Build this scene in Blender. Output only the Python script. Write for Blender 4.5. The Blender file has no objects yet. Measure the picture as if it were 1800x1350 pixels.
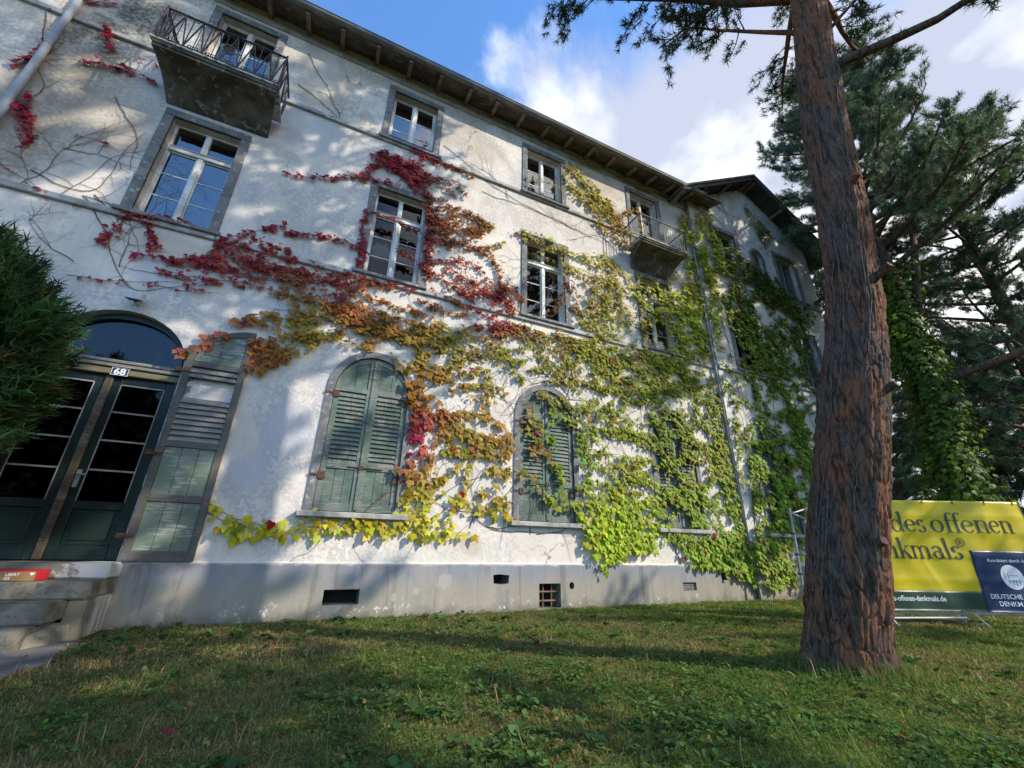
import bpy, bmesh, math, random
import numpy as np
from mathutils import Vector, Matrix

random.seed(7); rng = np.random.default_rng(7)
SC = bpy.context.scene
COL = SC.collection
rad = math.radians

# ------------------------------------------------------------------ camera
CAM = np.array([0.0, 0.0, 0.931])
RV = np.array([0.90734423, -0.42003366, 0.01726742])
UV = np.array([-0.17149974, -0.33234213, 0.92743547])
FV = np.array([0.38381542, 0.84446458, 0.37358438])
FPX = 726.77                                   # focal length in photo pixels (1800 wide)
cam_data = bpy.data.cameras.new('camera')
cam_data.sensor_width = 36.0
cam_data.lens = FPX / 1800 * 36
cam_data.clip_start = 0.05
cam_data.clip_end = 2000
cam = bpy.data.objects.new('camera', cam_data); COL.objects.link(cam)
M = Matrix.Identity(4)
for i in range(3):
    M[i][0] = RV[i]; M[i][1] = UV[i]; M[i][2] = -FV[i]; M[i][3] = CAM[i]
cam.matrix_world = M
SC.camera = cam

# ------------------------------------------------------------------ light
SUN_AZ, SUN_EL = rad(48), rad(32)              # to the right of the facade's outward normal
SUN = Vector((math.sin(SUN_AZ) * math.cos(SUN_EL), -math.cos(SUN_AZ) * math.cos(SUN_EL), math.sin(SUN_EL)))
sl = bpy.data.lights.new('sun', 'SUN'); sl.energy = 2.4; sl.angle = rad(0.53); sl.color = (1.0, 0.91, 0.76)
so = bpy.data.objects.new('sun', sl); COL.objects.link(so)
so.rotation_euler = SUN.to_track_quat('Z', 'Y').to_euler(); so.location = (30, -30, 40)

W = bpy.data.worlds.new('World'); SC.world = W; W.use_nodes = True
wt = W.node_tree; wt.nodes.clear()
def wn(t, **k):
    n = wt.nodes.new(t)
    for a, b in k.items(): setattr(n, a, b)
    return n
sky = wn('ShaderNodeTexSky', sky_type='NISHITA', sun_disc=False)
sky.sun_elevation = SUN_EL
sky.sun_rotation = math.atan2(SUN.x, SUN.y)
sky.air_density = 1.0; sky.dust_density = 0.6; sky.ozone_density = 3.0; sky.altitude = 300
bg = wn('ShaderNodeBackground'); bg.inputs[1].default_value = 0.15
bgc = wn('ShaderNodeBackground'); bgc.inputs[1].default_value = 1.0
tc = wn('ShaderNodeTexCoord'); sep = wn('ShaderNodeSeparateXYZ')
L = wt.links.new
L(tc.outputs['Generated'], sep.inputs[0])
def wmath(op, a, b=None, c=None, clamp=False):
    n = wn('ShaderNodeMath', operation=op); n.use_clamp = clamp
    for i, v in enumerate((a, b, c)):
        if v is None: continue
        if isinstance(v, (int, float)): n.inputs[i].default_value = v
        else: L(v, n.inputs[i])
    return n.outputs[0]
zc = wmath('ADD', wmath('MAXIMUM', sep.outputs[2], 0.0), 0.22)
comb = wn('ShaderNodeCombineXYZ')
L(wmath('DIVIDE', sep.outputs[0], zc), comb.inputs[0]); L(wmath('DIVIDE', sep.outputs[1], zc), comb.inputs[1])
comb.inputs[2].default_value = 3.7
n1 = wn('ShaderNodeTexNoise'); n1.inputs['Scale'].default_value = 1.35; n1.inputs['Detail'].default_value = 9; n1.inputs['Roughness'].default_value = 0.58; n1.inputs['Distortion'].default_value = 0.35
n2 = wn('ShaderNodeTexNoise'); n2.inputs['Scale'].default_value = 2.6; n2.inputs['Detail'].default_value = 5; n2.inputs['Roughness'].default_value = 0.5
L(comb.outputs[0], n1.inputs['Vector']); L(comb.outputs[0], n2.inputs['Vector'])
# the cloud bank lies to the right of the house, the sky over the roof is clear
side = wmath('ADD', wmath('MULTIPLY', sep.outputs[0], 0.92), wmath('MULTIPLY', sep.outputs[1], -0.12))
bias = wmath('MULTIPLY', side, 0.46)
cov = wmath('ADD', n1.outputs[0], bias)
mr = wn('ShaderNodeMapRange', interpolation_type='SMOOTHSTEP'); mr.inputs[1].default_value = 0.515; mr.inputs[2].default_value = 0.66
L(cov, mr.inputs[0])
cr = wn('ShaderNodeValToRGB')
cr.color_ramp.elements[0].position = 0.40; cr.color_ramp.elements[0].color = (0.27, 0.295, 0.37, 1)
cr.color_ramp.elements[1].position = 0.58; cr.color_ramp.elements[1].color = (0.72, 0.715, 0.71, 1)
L(n2.outputs[0], cr.inputs[0]); L(cr.outputs[0], bgc.inputs[0])
mxs = wn('ShaderNodeMixShader'); wo = wn('ShaderNodeOutputWorld')
skm = wn('ShaderNodeMix', data_type='RGBA', blend_type='MULTIPLY'); skm.inputs[0].default_value = 1.0; skm.inputs[7].default_value = (.72, .99, 1.20, 1)
L(sky.outputs[0], skm.inputs[6]); L(skm.outputs[2], bg.inputs[0]); L(mr.outputs[0], mxs.inputs[0]); L(bg.outputs[0], mxs.inputs[1]); L(bgc.outputs[0], mxs.inputs[2]); L(mxs.outputs[0], wo.inputs[0])

vs = SC.view_settings
vs.view_transform = 'Standard'; vs.look = 'None'; vs.gamma = 1.0; vs.use_curve_mapping = False
vs.exposure = 1.28
SC.cycles.max_bounces = 5; SC.cycles.diffuse_bounces = 3; SC.cycles.glossy_bounces = 3; SC.cycles.transparent_max_bounces = 10; SC.cycles.caustics_reflective = False; SC.cycles.caustics_refractive = False
SC.cycles.use_denoising = True

# ------------------------------------------------------------------ helpers
def ray(x, y): return FV + RV * ((x - 900) / FPX) - UV * ((y - 675) / FPX)
def at_y(x, y, Y):
    d = ray(x, y); return CAM + d * (Y / d[1])
def at_z(x, y, z=0.0):
    d = ray(x, y); return CAM + d * ((z - CAM[2]) / d[2])
def proj(P):
    P = np.asarray(P, float) - CAM
    z = P @ FV
    return 900 + FPX * (P @ RV) / z, 675 - FPX * (P @ UV) / z, z

WLOC = {}
def wl(o): return WLOC.get(o.name, Vector((0, 0, 0))) if o else Vector((0, 0, 0))
def link(name, data, parent=None, loc=(0, 0, 0)):
    o = bpy.data.objects.new(name, data); COL.objects.link(o)
    o.parent = parent; o.location = Vector(loc) - wl(parent)
    WLOC[o.name] = Vector(loc)
    return o
def thing(name, label, cat, loc=(0, 0, 0), group=None):
    o = link(name, None, None, loc); o.empty_display_size = 0.2
    tag(o, label, cat, group); return o
def tag(o, label=None, cat=None, group=None, kind=None):
    if label: o['label'] = label
    if cat: o['category'] = cat
    if group: o['group'] = group
    if kind: o['kind'] = kind
    return o

def np_mesh(name, V, F, mats, colors=None, smooth=False):
    V = np.asarray(V, np.float32); F = np.asarray(F, np.int32)
    me = bpy.data.meshes.new(name)
    k = F.shape[1]
    me.vertices.add(len(V)); me.vertices.foreach_set('co', V.ravel())
    me.loops.add(F.size); me.loops.foreach_set('vertex_index', F.ravel())
    me.polygons.add(len(F)); me.polygons.foreach_set('loop_start', np.arange(0, F.size, k, dtype=np.int32))
    me.polygons.foreach_set('loop_total', np.full(len(F), k, np.int32))
    if smooth: me.polygons.foreach_set('use_smooth', np.ones(len(F), bool))
    me.update(calc_edges=True)
    if colors is not None:
        at = me.attributes.new('Col', 'FLOAT_COLOR', 'POINT')
        c = np.ones((len(V), 4), np.float32); c[:, :3] = colors
        at.data.foreach_set('color', c.ravel())
    for m in (mats if isinstance(mats, (list, tuple)) else [mats]): me.materials.append(m)
    return me

class MB:
    def __init__(s): s.v = []; s.f = []
    def add(s, vs, fs):
        b = len(s.v); s.v += [tuple(p) for p in vs]; s.f += [tuple(b + i for i in f) for f in fs]; return s
    def box(s, x0, x1, y0, y1, z0, z1):
        return s.add([(x0, y0, z0), (x1, y0, z0), (x1, y1, z0), (x0, y1, z0), (x0, y0, z1), (x1, y0, z1), (x1, y1, z1), (x0, y1, z1)],
                     [(0, 3, 2, 1), (4, 5, 6, 7), (0, 1, 5, 4), (1, 2, 6, 5), (2, 3, 7, 6), (3, 0, 4, 7)])
    def hexa(s, P):
        return s.add(P, [(0, 3, 2, 1), (4, 5, 6, 7), (0, 1, 5, 4), (1, 2, 6, 5), (2, 3, 7, 6), (3, 0, 4, 7)])
    def tube(s, pts, r, n=6, caps=True):
        pts = [Vector(p) for p in pts]; m = len(pts)
        rs = r if isinstance(r, (list, tuple)) else [r] * m
        b = len(s.v); ref = None
        for i, p in enumerate(pts):
            d = (pts[min(i + 1, m - 1)] - pts[max(i - 1, 0)])
            d = d.normalized() if d.length > 1e-9 else Vector((0, 0, 1))
            if ref is None: ref = Vector((0, 0, 1)) if abs(d.z) < .9 else Vector((1, 0, 0))
            a = d.cross(ref)
            if a.length < 1e-4: a = d.cross(Vector((0.3, 1, 0.2)))
            a.normalize(); c = d.cross(a).normalized(); ref = -c if False else ref
            for k in range(n):
                t = 2 * math.pi * k / n
                s.v.append(tuple(p + (a * math.cos(t) + c * math.sin(t)) * rs[i]))
        for i in range(m - 1):
            for k in range(n):
                s.f.append((b + i * n + k, b + i * n + (k + 1) % n, b + (i + 1) * n + (k + 1) % n, b + (i + 1) * n + k))
        if caps:
            s.f.append(tuple(b + k for k in reversed(range(n)))); s.f.append(tuple(b + (m - 1) * n + k for k in range(n)))
        return s
    def bar(s, a, b, w, d, up=(0, -1, 0)):
        a, b = Vector(a), Vector(b); t = (b - a).normalized(); u = Vector(up)
        sd = t.cross(u).normalized() * (w / 2); uu = sd.cross(t).normalized() * (d / 2)
        P = [a - sd - uu, a + sd - uu, a + sd + uu, a - sd + uu, b - sd - uu, b + sd - uu, b + sd + uu, b - sd + uu]
        return s.hexa(P)
    def prism(s, poly, y0, y1):                 # poly in (x,z), extruded along y
        n = len(poly)
        return s.add([(x, y0, z) for x, z in poly] + [(x, y1, z) for x, z in poly],
                     [tuple(range(n)), tuple(range(2 * n - 1, n - 1, -1))] + [(i, i + n, (i + 1) % n + n, (i + 1) % n) for i in range(n)])
    def band(s, inner, outer, y0, y1, closed=False):   # strip between two (x,z) polylines of equal length
        n = len(inner)
        b = len(s.v)
        for (x, z), (X, Z) in zip(inner, outer):
            s.v += [(x, y0, z), (X, y0, Z), (X, y1, Z), (x, y1, z)]
        for i in range(n if closed else n - 1):
            a, c = b + 4 * i, b + 4 * ((i + 1) % n)
            for k in range(4): s.f.append((a + k, a + (k + 1) % 4, c + (k + 1) % 4, c + k))
        if not closed:
            s.f.append((b, b + 3, b + 2, b + 1)); e = b + 4 * (n - 1); s.f.append((e, e + 1, e + 2, e + 3))
        return s
    def mesh(s, name, mat, bevel=0, smooth=False, seg=1):
        me = bpy.data.meshes.new(name); me.from_pydata(s.v, [], s.f)
        bm = bmesh.new(); bm.from_mesh(me)
        bmesh.ops.recalc_face_normals(bm, faces=bm.faces)
        if bevel: bmesh.ops.bevel(bm, geom=[e for e in bm.edges if e.is_manifold and e.calc_face_angle(0) > .5], offset=bevel, segments=seg, affect='EDGES', clamp_overlap=True)
        bm.to_mesh(me); bm.free()
        if smooth: me.polygons.foreach_set('use_smooth', [True] * len(me.polygons))
        me.materials.append(mat); return me
    def build(s, name, mat, parent=None, bevel=0, smooth=False, seg=1):
        return link(name, s.mesh(name, mat, bevel, smooth, seg), parent)

# value noise ---------------------------------------------------------------
def _h(ix, iy, iz, seed):
    n = (ix.astype(np.int64) * 73856093) ^ (iy.astype(np.int64) * 19349663) ^ (iz.astype(np.int64) * 83492791) ^ (seed * 2654435)
    n = (n ^ (n >> 13)) * 1274126177 & 0x7fffffff
    n = (n ^ (n >> 16)) & 0xffffff
    return n / float(0xffffff)
def vnoise(P, seed=0):
    P = np.asarray(P, float); I = np.floor(P); f = P - I; f = f * f * (3 - 2 * f); I = I.astype(np.int64); o = 0
    for dx in (0, 1):
        for dy in (0, 1):
            for dz in (0, 1):
                w = (f[:, 0] if dx else 1 - f[:, 0]) * (f[:, 1] if dy else 1 - f[:, 1]) * (f[:, 2] if dz else 1 - f[:, 2])
                o = o + w * _h(I[:, 0] + dx, I[:, 1] + dy, I[:, 2] + dz, seed)
    return o
def fbm(P, seed=0, oct=4):
    o = 0; a = .5; P = np.asarray(P, float)
    for k in range(oct): o = o + a * vnoise(P * 2 ** k, seed + k); a *= .5
    return o

# ------------------------------------------------------------------ materials
class Nodes:
    def __init__(s, name):
        s.m = bpy.data.materials.new(name); s.m.use_nodes = True; s.t = s.m.node_tree; s.t.nodes.clear()
        s.out = s.n('ShaderNodeOutputMaterial'); s.p = s.n('ShaderNodeBsdfPrincipled')
        s.l(s.p.outputs[0], s.out.inputs[0]); s.pos = s.n('ShaderNodeNewGeometry').outputs['Position']
    def n(s, t, **k):
        x = s.t.nodes.new(t)
        for a, b in k.items(): setattr(x, a, b)
        return x
    def l(s, a, b): s.t.links.new(a, b)
    def vec(s, scale=(1, 1, 1), rot=(0, 0, 0), loc=(0, 0, 0), src=None):
        m = s.n('ShaderNodeMapping'); m.inputs['Scale'].default_value = scale; m.inputs['Rotation'].default_value = rot; m.inputs['Location'].default_value = loc
        s.l(src or s.pos, m.inputs[0]); return m.outputs[0]
    def noise(s, scale, detail=4, rough=.55, v=None, dist=0):
        x = s.n('ShaderNodeTexNoise'); x.inputs['Scale'].default_value = scale; x.inputs['Detail'].default_value = detail
        x.inputs['Roughness'].default_value = rough; x.inputs['Distortion'].default_value = dist
        s.l(v or s.pos, x.inputs['Vector']); return x.outputs[0]
    def voro(s, scale, v=None, feature='DISTANCE_TO_EDGE'):
        x = s.n('ShaderNodeTexVoronoi', feature=feature); x.inputs['Scale'].default_value = scale; s.l(v or s.pos, x.inputs['Vector']); return x.outputs[0]
    def ramp(s, v, a, b, lo=0, hi=1):
        x = s.n('ShaderNodeMapRange', interpolation_type='SMOOTHSTEP'); s.l(v, x.inputs[0])
        for i, k in ((1, a), (2, b), (3, lo), (4, hi)): x.inputs[i].default_value = k
        return x.outputs[0]
    def mth(s, op, a, b=None, clamp=False):
        x = s.n('ShaderNodeMath', operation=op); x.use_clamp = clamp
        for i, v in enumerate((a, b)):
            if v is None: continue
            if isinstance(v, (int, float)): x.inputs[i].default_value = v
            else: s.l(v, x.inputs[i])
        return x.outputs[0]
    def mix(s, fac, a, b, mode='MIX'):
        x = s.n('ShaderNodeMix', data_type='RGBA', blend_type=mode)
        for sock, v in ((x.inputs[0], fac), (x.inputs[6], a), (x.inputs[7], b)):
            if isinstance(v, (int, float)): sock.default_value = v
            elif isinstance(v, tuple): sock.default_value = (*v, 1) if len(v) == 3 else v
            else: s.l(v, sock)
        return x.outputs[2]
    def sepz(s):
        x = s.n('ShaderNodeSeparateXYZ'); s.l(s.pos, x.inputs[0]); return x.outputs
    def fin(s, col, rough=.8, bumps=(), spec=.3):
        if isinstance(col, tuple): s.p.inputs['Base Color'].default_value = (*col, 1)
        else: s.l(col, s.p.inputs['Base Color'])
        if isinstance(rough, (int, float)): s.p.inputs['Roughness'].default_value = rough
        else: s.l(rough, s.p.inputs['Roughness'])
        s.p.inputs['Specular IOR Level'].default_value = spec
        prev = None
        for h, st, d in bumps:
            b = s.n('ShaderNodeBump'); b.inputs['Strength'].default_value = st; b.inputs['Distance'].default_value = d
            s.l(h, b.inputs['Height'])
            if prev: s.l(prev, b.inputs['Normal'])
            prev = b.outputs[0]
        if prev: s.l(prev, s.p.inputs['Normal'])
        return s.m

def simple(name, c1, c2, scale=6, rough=.8, bump=.3, bd=.004, lo=.4, hi=.62, stretch=(1, 1, 1), spec=.3, c3=None):
    k = Nodes(name); v = k.vec(stretch)
    c = k.mix(k.ramp(k.noise(scale, 6, .6, v), lo, hi), c1, c2)
    if c3: c = k.mix(k.ramp(k.noise(scale * 2.7, 6, .65, k.vec(stretch, loc=(3, 7, 1))), .56, .66), c, c3)
    return k.fin(c, rough, [(k.noise(scale * 6, 5, .6, v), bump, bd)], spec)

def spot(k, x, z, rx, rz, edge=.45, nz=None):
    """soft irregular blotch on the facade around (x, z)"""
    sx, sy, sz = k.sepz()
    dx = k.mth('DIVIDE', k.mth('SUBTRACT', sx, x), rx); dz = k.mth('DIVIDE', k.mth('SUBTRACT', sz, z), rz)
    d = k.mth('SQRT', k.mth('ADD', k.mth('MULTIPLY', dx, dx), k.mth('MULTIPLY', dz, dz)))
    d = k.mth('ADD', d, k.mth('MULTIPLY', k.mth('SUBTRACT', nz, .5), 1.7))
    return k.ramp(d, 1.0, 1.0 - edge)

def plaster():
    k = Nodes('weathered_plaster')
    big = k.noise(.62, 7, .62, dist=.6); mid = k.noise(2.3, 8, .66, dist=.4); fine = k.noise(17, 6, .7); grain = k.noise(70, 4, .7)
    c = k.mix(k.ramp(k.noise(1.1, 5, .6, k.vec(loc=(5, 0, 9))), .35, .65), (.735, .675, .60), (.61, .56, .505))
    wear = k.mth('MULTIPLY', k.ramp(big, .43, .53), k.ramp(k.mth('ADD', k.mth('MULTIPLY', mid, .5), k.mth('MULTIPLY', fine, .5)), .46, .53))
    sx, sy, sz = k.sepz()
    old = k.mth('MAXIMUM', k.ramp(sx, 2.6, -1.0), k.ramp(sz, 7.0, 10.0))
    c = k.mix(k.mth('MULTIPLY', wear, k.mth('ADD', k.mth('MULTIPLY', old, .55), .22)), c, (.45, .445, .46))
    up = k.ramp(sz, 7.6, 10.0)
    beige = k.mth('MULTIPLY', k.ramp(k.noise(.8, 8, .66, k.vec(loc=(11, 2, 4)), .5), .46, .56), k.ramp(k.mth('ADD', k.mth('MULTIPLY', fine, .6), k.mth('MULTIPLY', mid, .4)), .44, .54))
    c = k.mix(k.mth('MULTIPLY', beige, k.mth('ADD', k.mth('MULTIPLY', up, .75), .08)), c, (.47, .40, .31))
    c = k.mix(k.mth('MULTIPLY', k.ramp(k.mth('ADD', k.mth('MULTIPLY', fine, .6), k.mth('MULTIPLY', big, .4)), .47, .58), .30), c, (.50, .475, .445))
    st = k.noise(2.2, 5, .6, k.vec((2.2, 1, .22)))
    c = k.mix(k.mth('MULTIPLY', k.ramp(st, .55, .72), .35), c, (.42, .41, .40))
    nz = k.noise(1.5, 8, .7, k.vec((1, 1, .55)), .6)
    brk = k.ramp(k.mth('ADD', k.mth('MULTIPLY', fine, .5), k.mth('MULTIPLY', mid, .5)), .38, .60, .25, 1)
    for x, z, rx, rz, a in ((-4.7, 8.0, 1.5, 2.6, .55), (-3.9, 10.1, 1.4, .9, .45)):
        c = k.mix(k.mth('MULTIPLY', k.mth('MULTIPLY', spot(k, x, z, rx, rz, .7, nz), brk), a), c, (.30, .255, .195))
    for x, z, rx, rz, a in ((-4.75, 8.3, .8, 1.7, 1.0), (-4.35, 9.75, .7, 1.0, 1.0), (-4.9, 6.7, .9, 1.3, .85), (-5.6, 5.75, .9, .5, .8), (-3.95, 7.2, .5, .9, .5)):
        c = k.mix(k.mth('MULTIPLY', k.mth('MULTIPLY', spot(k, x, z, rx, rz, .75, nz), brk), a), c, (.10, .09, .07))
    for x, z, rx, rz in ((-4.6, 7.3, 1.3, 1.8), (-1.6, 10.5, 1.4, .6), (-1.5, 9.7, .8, .5), (2.0, 10.2, 1.2, .6), (.9, 10.9, 2.0, .3), (5.5, 10.6, 1.2, .4), (2.5, 1.0, .28, .2), (-2.6, 5.2, 1.1, .35)):
        c = k.mix(k.mth('MULTIPLY', spot(k, x, z, rx, rz, .5, nz), .5), c, (.44, .37, .29))
    for x, z, rx, rz in ((-.55, 2.6, .38, .45), (-.9, 1.9, .25, .3), (-1.2, 4.9, .8, .5), (-2.6, 4.75, .5, .35), (-1.4, 8.6, .8, .6)):
        c = k.mix(k.mth('MULTIPLY', spot(k, x, z, rx, rz, .12, k.noise(3.2, 7, .65)), .75), c, (.52, .52, .54))
    dv = k.n('ShaderNodeVectorMath', operation='ADD'); nn = k.n('ShaderNodeTexNoise'); nn.inputs['Scale'].default_value = 1.7; nn.inputs['Detail'].default_value = 6
    k.l(k.pos, nn.inputs['Vector']); k.l(k.pos, dv.inputs[0]); k.l(nn.outputs['Color'], dv.inputs[1])
    ed = k.voro(.55, dv.outputs[0])
    crack = k.mth('MULTIPLY', k.ramp(ed, .008, .0), k.ramp(k.noise(.45, 3, .5, k.vec(loc=(2, 9, 3))), .52, .58))
    c = k.mix(k.mth('MULTIPLY', crack, .8), c, (.14, .13, .12))
    c = k.mix(k.mth('MULTIPLY', k.ramp(grain, .55, .75), .25), c, (.36, .36, .37))
    h = k.mth('SUBTRACT', k.mth('MULTIPLY', fine, .5), k.mth('MULTIPLY', wear, .55))
    return k.fin(c, .92, [(h, .5, .012), (grain, .35, .004), (crack, -.5, .01), (k.noise(1.3, 3, .5), .35, .05)], .15)

def plinth_mat():
    k = Nodes('painted_plinth'); sx, sy, sz = k.sepz()
    n1 = k.noise(2.6, 7, .62, dist=.4); n2 = k.noise(22, 6, .7)
    zz = k.mth('ADD', sz, k.mth('MULTIPLY', k.mth('SUBTRACT', n1, .5), .55))
    c = k.mix(k.ramp(zz, .62, .30), (.24, .248, .272), (.30, .272, .222))
    c = k.mix(k.mth('MULTIPLY', k.ramp(k.noise(3.3, 6, .6, k.vec((1, 1, .35), loc=(4, 1, 1))), .50, .68), .6), c, (.22, .22, .225))
    c = k.mix(k.mth('MULTIPLY', k.ramp(k.noise(2.4, 6, .65, k.vec((3.5, 1, .25), loc=(2, 2, 7))), .52, .66), .55), c, (.135, .125, .105))
    flake = k.mth('MULTIPLY', k.ramp(k.mth('ADD', sz, k.mth('MULTIPLY', k.mth('SUBTRACT', k.noise(1.2, 4, .6), .5), .5)), .27, .02), k.mth('MULTIPLY', k.ramp(k.mth('ADD', k.mth('MULTIPLY', n2, .5), k.mth('MULTIPLY', k.noise(8, 6, .7), .5)), .545, .575), k.ramp(k.noise(1.1, 3, .5, k.vec(loc=(8, 3, 0))), .47, .56)))
    c = k.mix(flake, c, (.66, .63, .58))
    nz = k.noise(16, 6, .7)
    for x, z, rx, rz in ((2.06, .47, .13, .13), (1.62, .33, .06, .06), (1.3, .25, .05, .08), (.75, .55, .05, .2)):
        c = k.mix(k.mth('MULTIPLY', spot(k, x, z, rx, rz, .3, nz), .35), c, (.5, .48, .45))
    c = k.mix(k.mth('MULTIPLY', k.ramp(k.mth('ADD', sz, k.mth('MULTIPLY', k.mth('SUBTRACT', k.noise(4, 6, .65), .5), .35)), .17, -.02), .7), c, (.14, .125, .085))
    c = k.mix(k.mth('MULTIPLY', k.ramp(k.noise(1.6, 6, .65, k.vec((1, 1, .5), loc=(1, 5, 2))), .5, .62), .45), c, (.36, .335, .285))
    c = k.mix(k.mth('MULTIPLY', k.ramp(k.mth('ADD', sz, k.mth('MULTIPLY', k.mth('SUBTRACT', k.noise(6, 6, .7), .5), .12)), .685, .71), .8), c, (.50, .485, .46))
    return k.fin(c, .85, [(n2, .3, .006), (flake, .3, .006), (n1, .3, .02)], .25)

def glass_mat(name, tint=(.45, .48, .5), ior=2.7, wave=.06, rough=.012):
    k = Nodes(name); k.t.nodes.remove(k.p)
    tr = k.n('ShaderNodeBsdfTransparent'); tr.inputs[0].default_value = (*tint, 1)
    gl = k.n('ShaderNodeBsdfGlossy'); gl.inputs['Roughness'].default_value = rough; gl.inputs[0].default_value = (.96, .98, 1, 1)
    fr = k.n('ShaderNodeFresnel'); fr.inputs[0].default_value = ior
    b = k.n('ShaderNodeBump'); b.inputs['Strength'].default_value = wave; b.inputs['Distance'].default_value = .02
    k.l(k.noise(3.5, 2, .4), b.inputs['Height'])
    k.l(b.outputs[0], gl.inputs['Normal']); k.l(b.outputs[0], fr.inputs['Normal'])
    df = k.n('ShaderNodeBsdfDiffuse'); df.inputs[0].default_value = (.5, .5, .48, 1)
    dm = k.n('ShaderNodeMixShader'); k.l(k.mth('MULTIPLY', k.ramp(k.noise(9, 6, .7), .5, .8), .03), dm.inputs[0])
    k.l(tr.outputs[0], dm.inputs[1]); k.l(df.outputs[0], dm.inputs[2])
    mx = k.n('ShaderNodeMixShader'); k.l(fr.outputs[0], mx.inputs[0]); k.l(dm.outputs[0], mx.inputs[1]); k.l(gl.outputs[0], mx.inputs[2])
    k.l(mx.outputs[0], k.out.inputs[0]); return k.m

def leaf_mat(name, trans=.35, rough=.55, var=.25, fixed=None):
    k = Nodes(name)
    if fixed: col = k.mix(1.0, fixed, (1, 1, 1), 'MULTIPLY')
    else:
        a = k.n('ShaderNodeAttribute'); a.attribute_name = 'Col'; col = a.outputs['Color']
    col = k.mix(k.mth('MULTIPLY', k.ramp(k.noise(38, 3, .6), .35, .7), var), col, (.35, .25, .05), 'MULTIPLY')
    k.fin(col, rough, [], .18)
    t = k.n('ShaderNodeBsdfTranslucent'); k.l(k.mix(1.0, col, (1.5, 1.5, .8), 'MULTIPLY'), t.inputs[0])
    mx = k.n('ShaderNodeMixShader'); mx.inputs[0].default_value = trans
    k.l(k.p.outputs[0], mx.inputs[1]); k.l(t.outputs[0], mx.inputs[2]); k.l(mx.outputs[0], k.out.inputs[0]); return k.m

def worn_paint(name, paint, wood, bare, grain_axis=(1, 1, 14), amount=.5, rough=.62):
    k = Nodes(name); v = k.vec(grain_axis)
    g = k.noise(5, 6, .65, v); blot = k.noise(3.2, 6, .62, dist=.4)
    c = k.mix(k.ramp(k.noise(1.7, 4, .6, k.vec(loc=(7, 1, 2))), .4, .65), paint, tuple(x * .62 for x in paint))
    m = k.ramp(k.mth('ADD', k.mth('MULTIPLY', blot, .55), k.mth('MULTIPLY', g, .45)), .66 - .3 * amount, .76 - .3 * amount)
    c = k.mix(k.mth('MULTIPLY', m, .9), c, k.mix(k.ramp(g, .35, .65), wood, bare))
    c = k.mix(k.mth('MULTIPLY', k.ramp(k.noise(26, 5, .7), .66, .74), .5), c, (.55, .57, .53))
    return k.fin(c, rough, [(g, .4, .004), (m, -.3, .003)], .35)

def bark_mat(name, red=(.235, .088, .042), grey=(.118, .080, .058), dark=(.046, .029, .020)):
    k = Nodes(name); v = k.vec((1, 1, .22))
    c = k.mix(k.ramp(k.noise(2.1, 6, .65, k.vec((1, 1, .45))), .42, .58), red, grey)
    c = k.mix(k.ramp(k.noise(22, 6, .7, k.vec((1, 1, .16))), .46, .60), c, dark)
    c = k.mix(k.mth('MULTIPLY', k.ramp(k.noise(45, 4, .7, v), .58, .72), .55), c, (.34, .22, .16))
    c = k.mix(k.mth('MULTIPLY', k.ramp(k.noise(5, 6, .7), .56, .66), .6), c, (.105, .098, .082))
    return k.fin(c, .88, [(k.noise(30, 6, .68, k.vec((1, 1, .2))), 1.0, .02), (k.noise(110, 4, .7, v), .5, .004)], .2)

M_PLASTER = plaster(); M_PLINTH = plinth_mat()
M_STONE = simple('grey_stone_surround', (.135, .135, .14), (.20, .198, .195), 5, .88, .5, .006, c3=(.36, .355, .35))
M_STONE_OLD = simple('flaking_jamb', (.55, .54, .54), (.20, .19, .19), 9, .88, .7, .01, .50, .56)
M_COURSE = simple('string_course', (.30, .29, .275), (.46, .45, .44), 3, .9, .5, .008, c3=(.15, .14, .12))
M_WHITE = worn_paint('white_window_paint', (.74, .73, .70), (.40, .38, .35), (.30, .27, .24), amount=.34)
M_GREEN = worn_paint('green_shutter_paint', (.105, .155, .125), (.145, .138, .122), (.235, .225, .205), amount=.62)
M_GREENB = worn_paint('green_board_paint', (.090, .142, .112), (.125, .142, .12), (.20, .21, .19), amount=.50)
M_SLAT = worn_paint('green_slat_paint', (.098, .145, .118), (.145, .143, .125), (.22, .218, .20), (12, 1, 1), amount=.62)
M_GREYWOOD = worn_paint('weathered_grey_wood', (.19, .195, .175), (.17, .15, .13), (.33, .31, .285), amount=.55)
M_GREYGREEN = worn_paint('weathered_green_wood', (.15, .205, .16), (.185, .17, .145), (.36, .37, .33), amount=.52)
M_DOOR = worn_paint('dark_green_door_paint', (.012, .026, .021), (.026, .022, .018), (.06, .052, .044), amount=.3, rough=.4)
M_DULL = worn_paint('dull_door_bar', (.34, .33, .30), (.20, .18, .15), (.12, .10, .08), amount=.5)
M_DOORW = worn_paint('brown_door_wood', (.085, .062, .045), (.12, .09, .07), (.19, .15, .12), amount=.5)
M_OCHRE = worn_paint('ochre_transom', (.20, .175, .095), (.06, .05, .04), (.24, .21, .15), (10, 1, 1), amount=.4)
M_EAVE = simple('old_eave_boards', (.16, .125, .095), (.075, .058, .046), 3.5, .9, .5, .006, .38, .6, (.4, 1, 1), c3=(.28, .23, .18))
M_RAFTER = simple('rafter_wood', (.27, .215, .165), (.17, .135, .105), 7, .88, .5, .005)
M_GABLEWOOD = simple('dark_gable_boards', (.055, .052, .050), (.085, .08, .075), 5, .85, .4, .005)
M_ROOF = simple('roof_tiles', (.13, .10, .09), (.20, .15, .125), 5, .85, .4, .01)
M_ZINC = simple('zinc_gutter', (.135, .14, .145), (.20, .205, .21), 4, .45, .15, .003, spec=.5)
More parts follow.
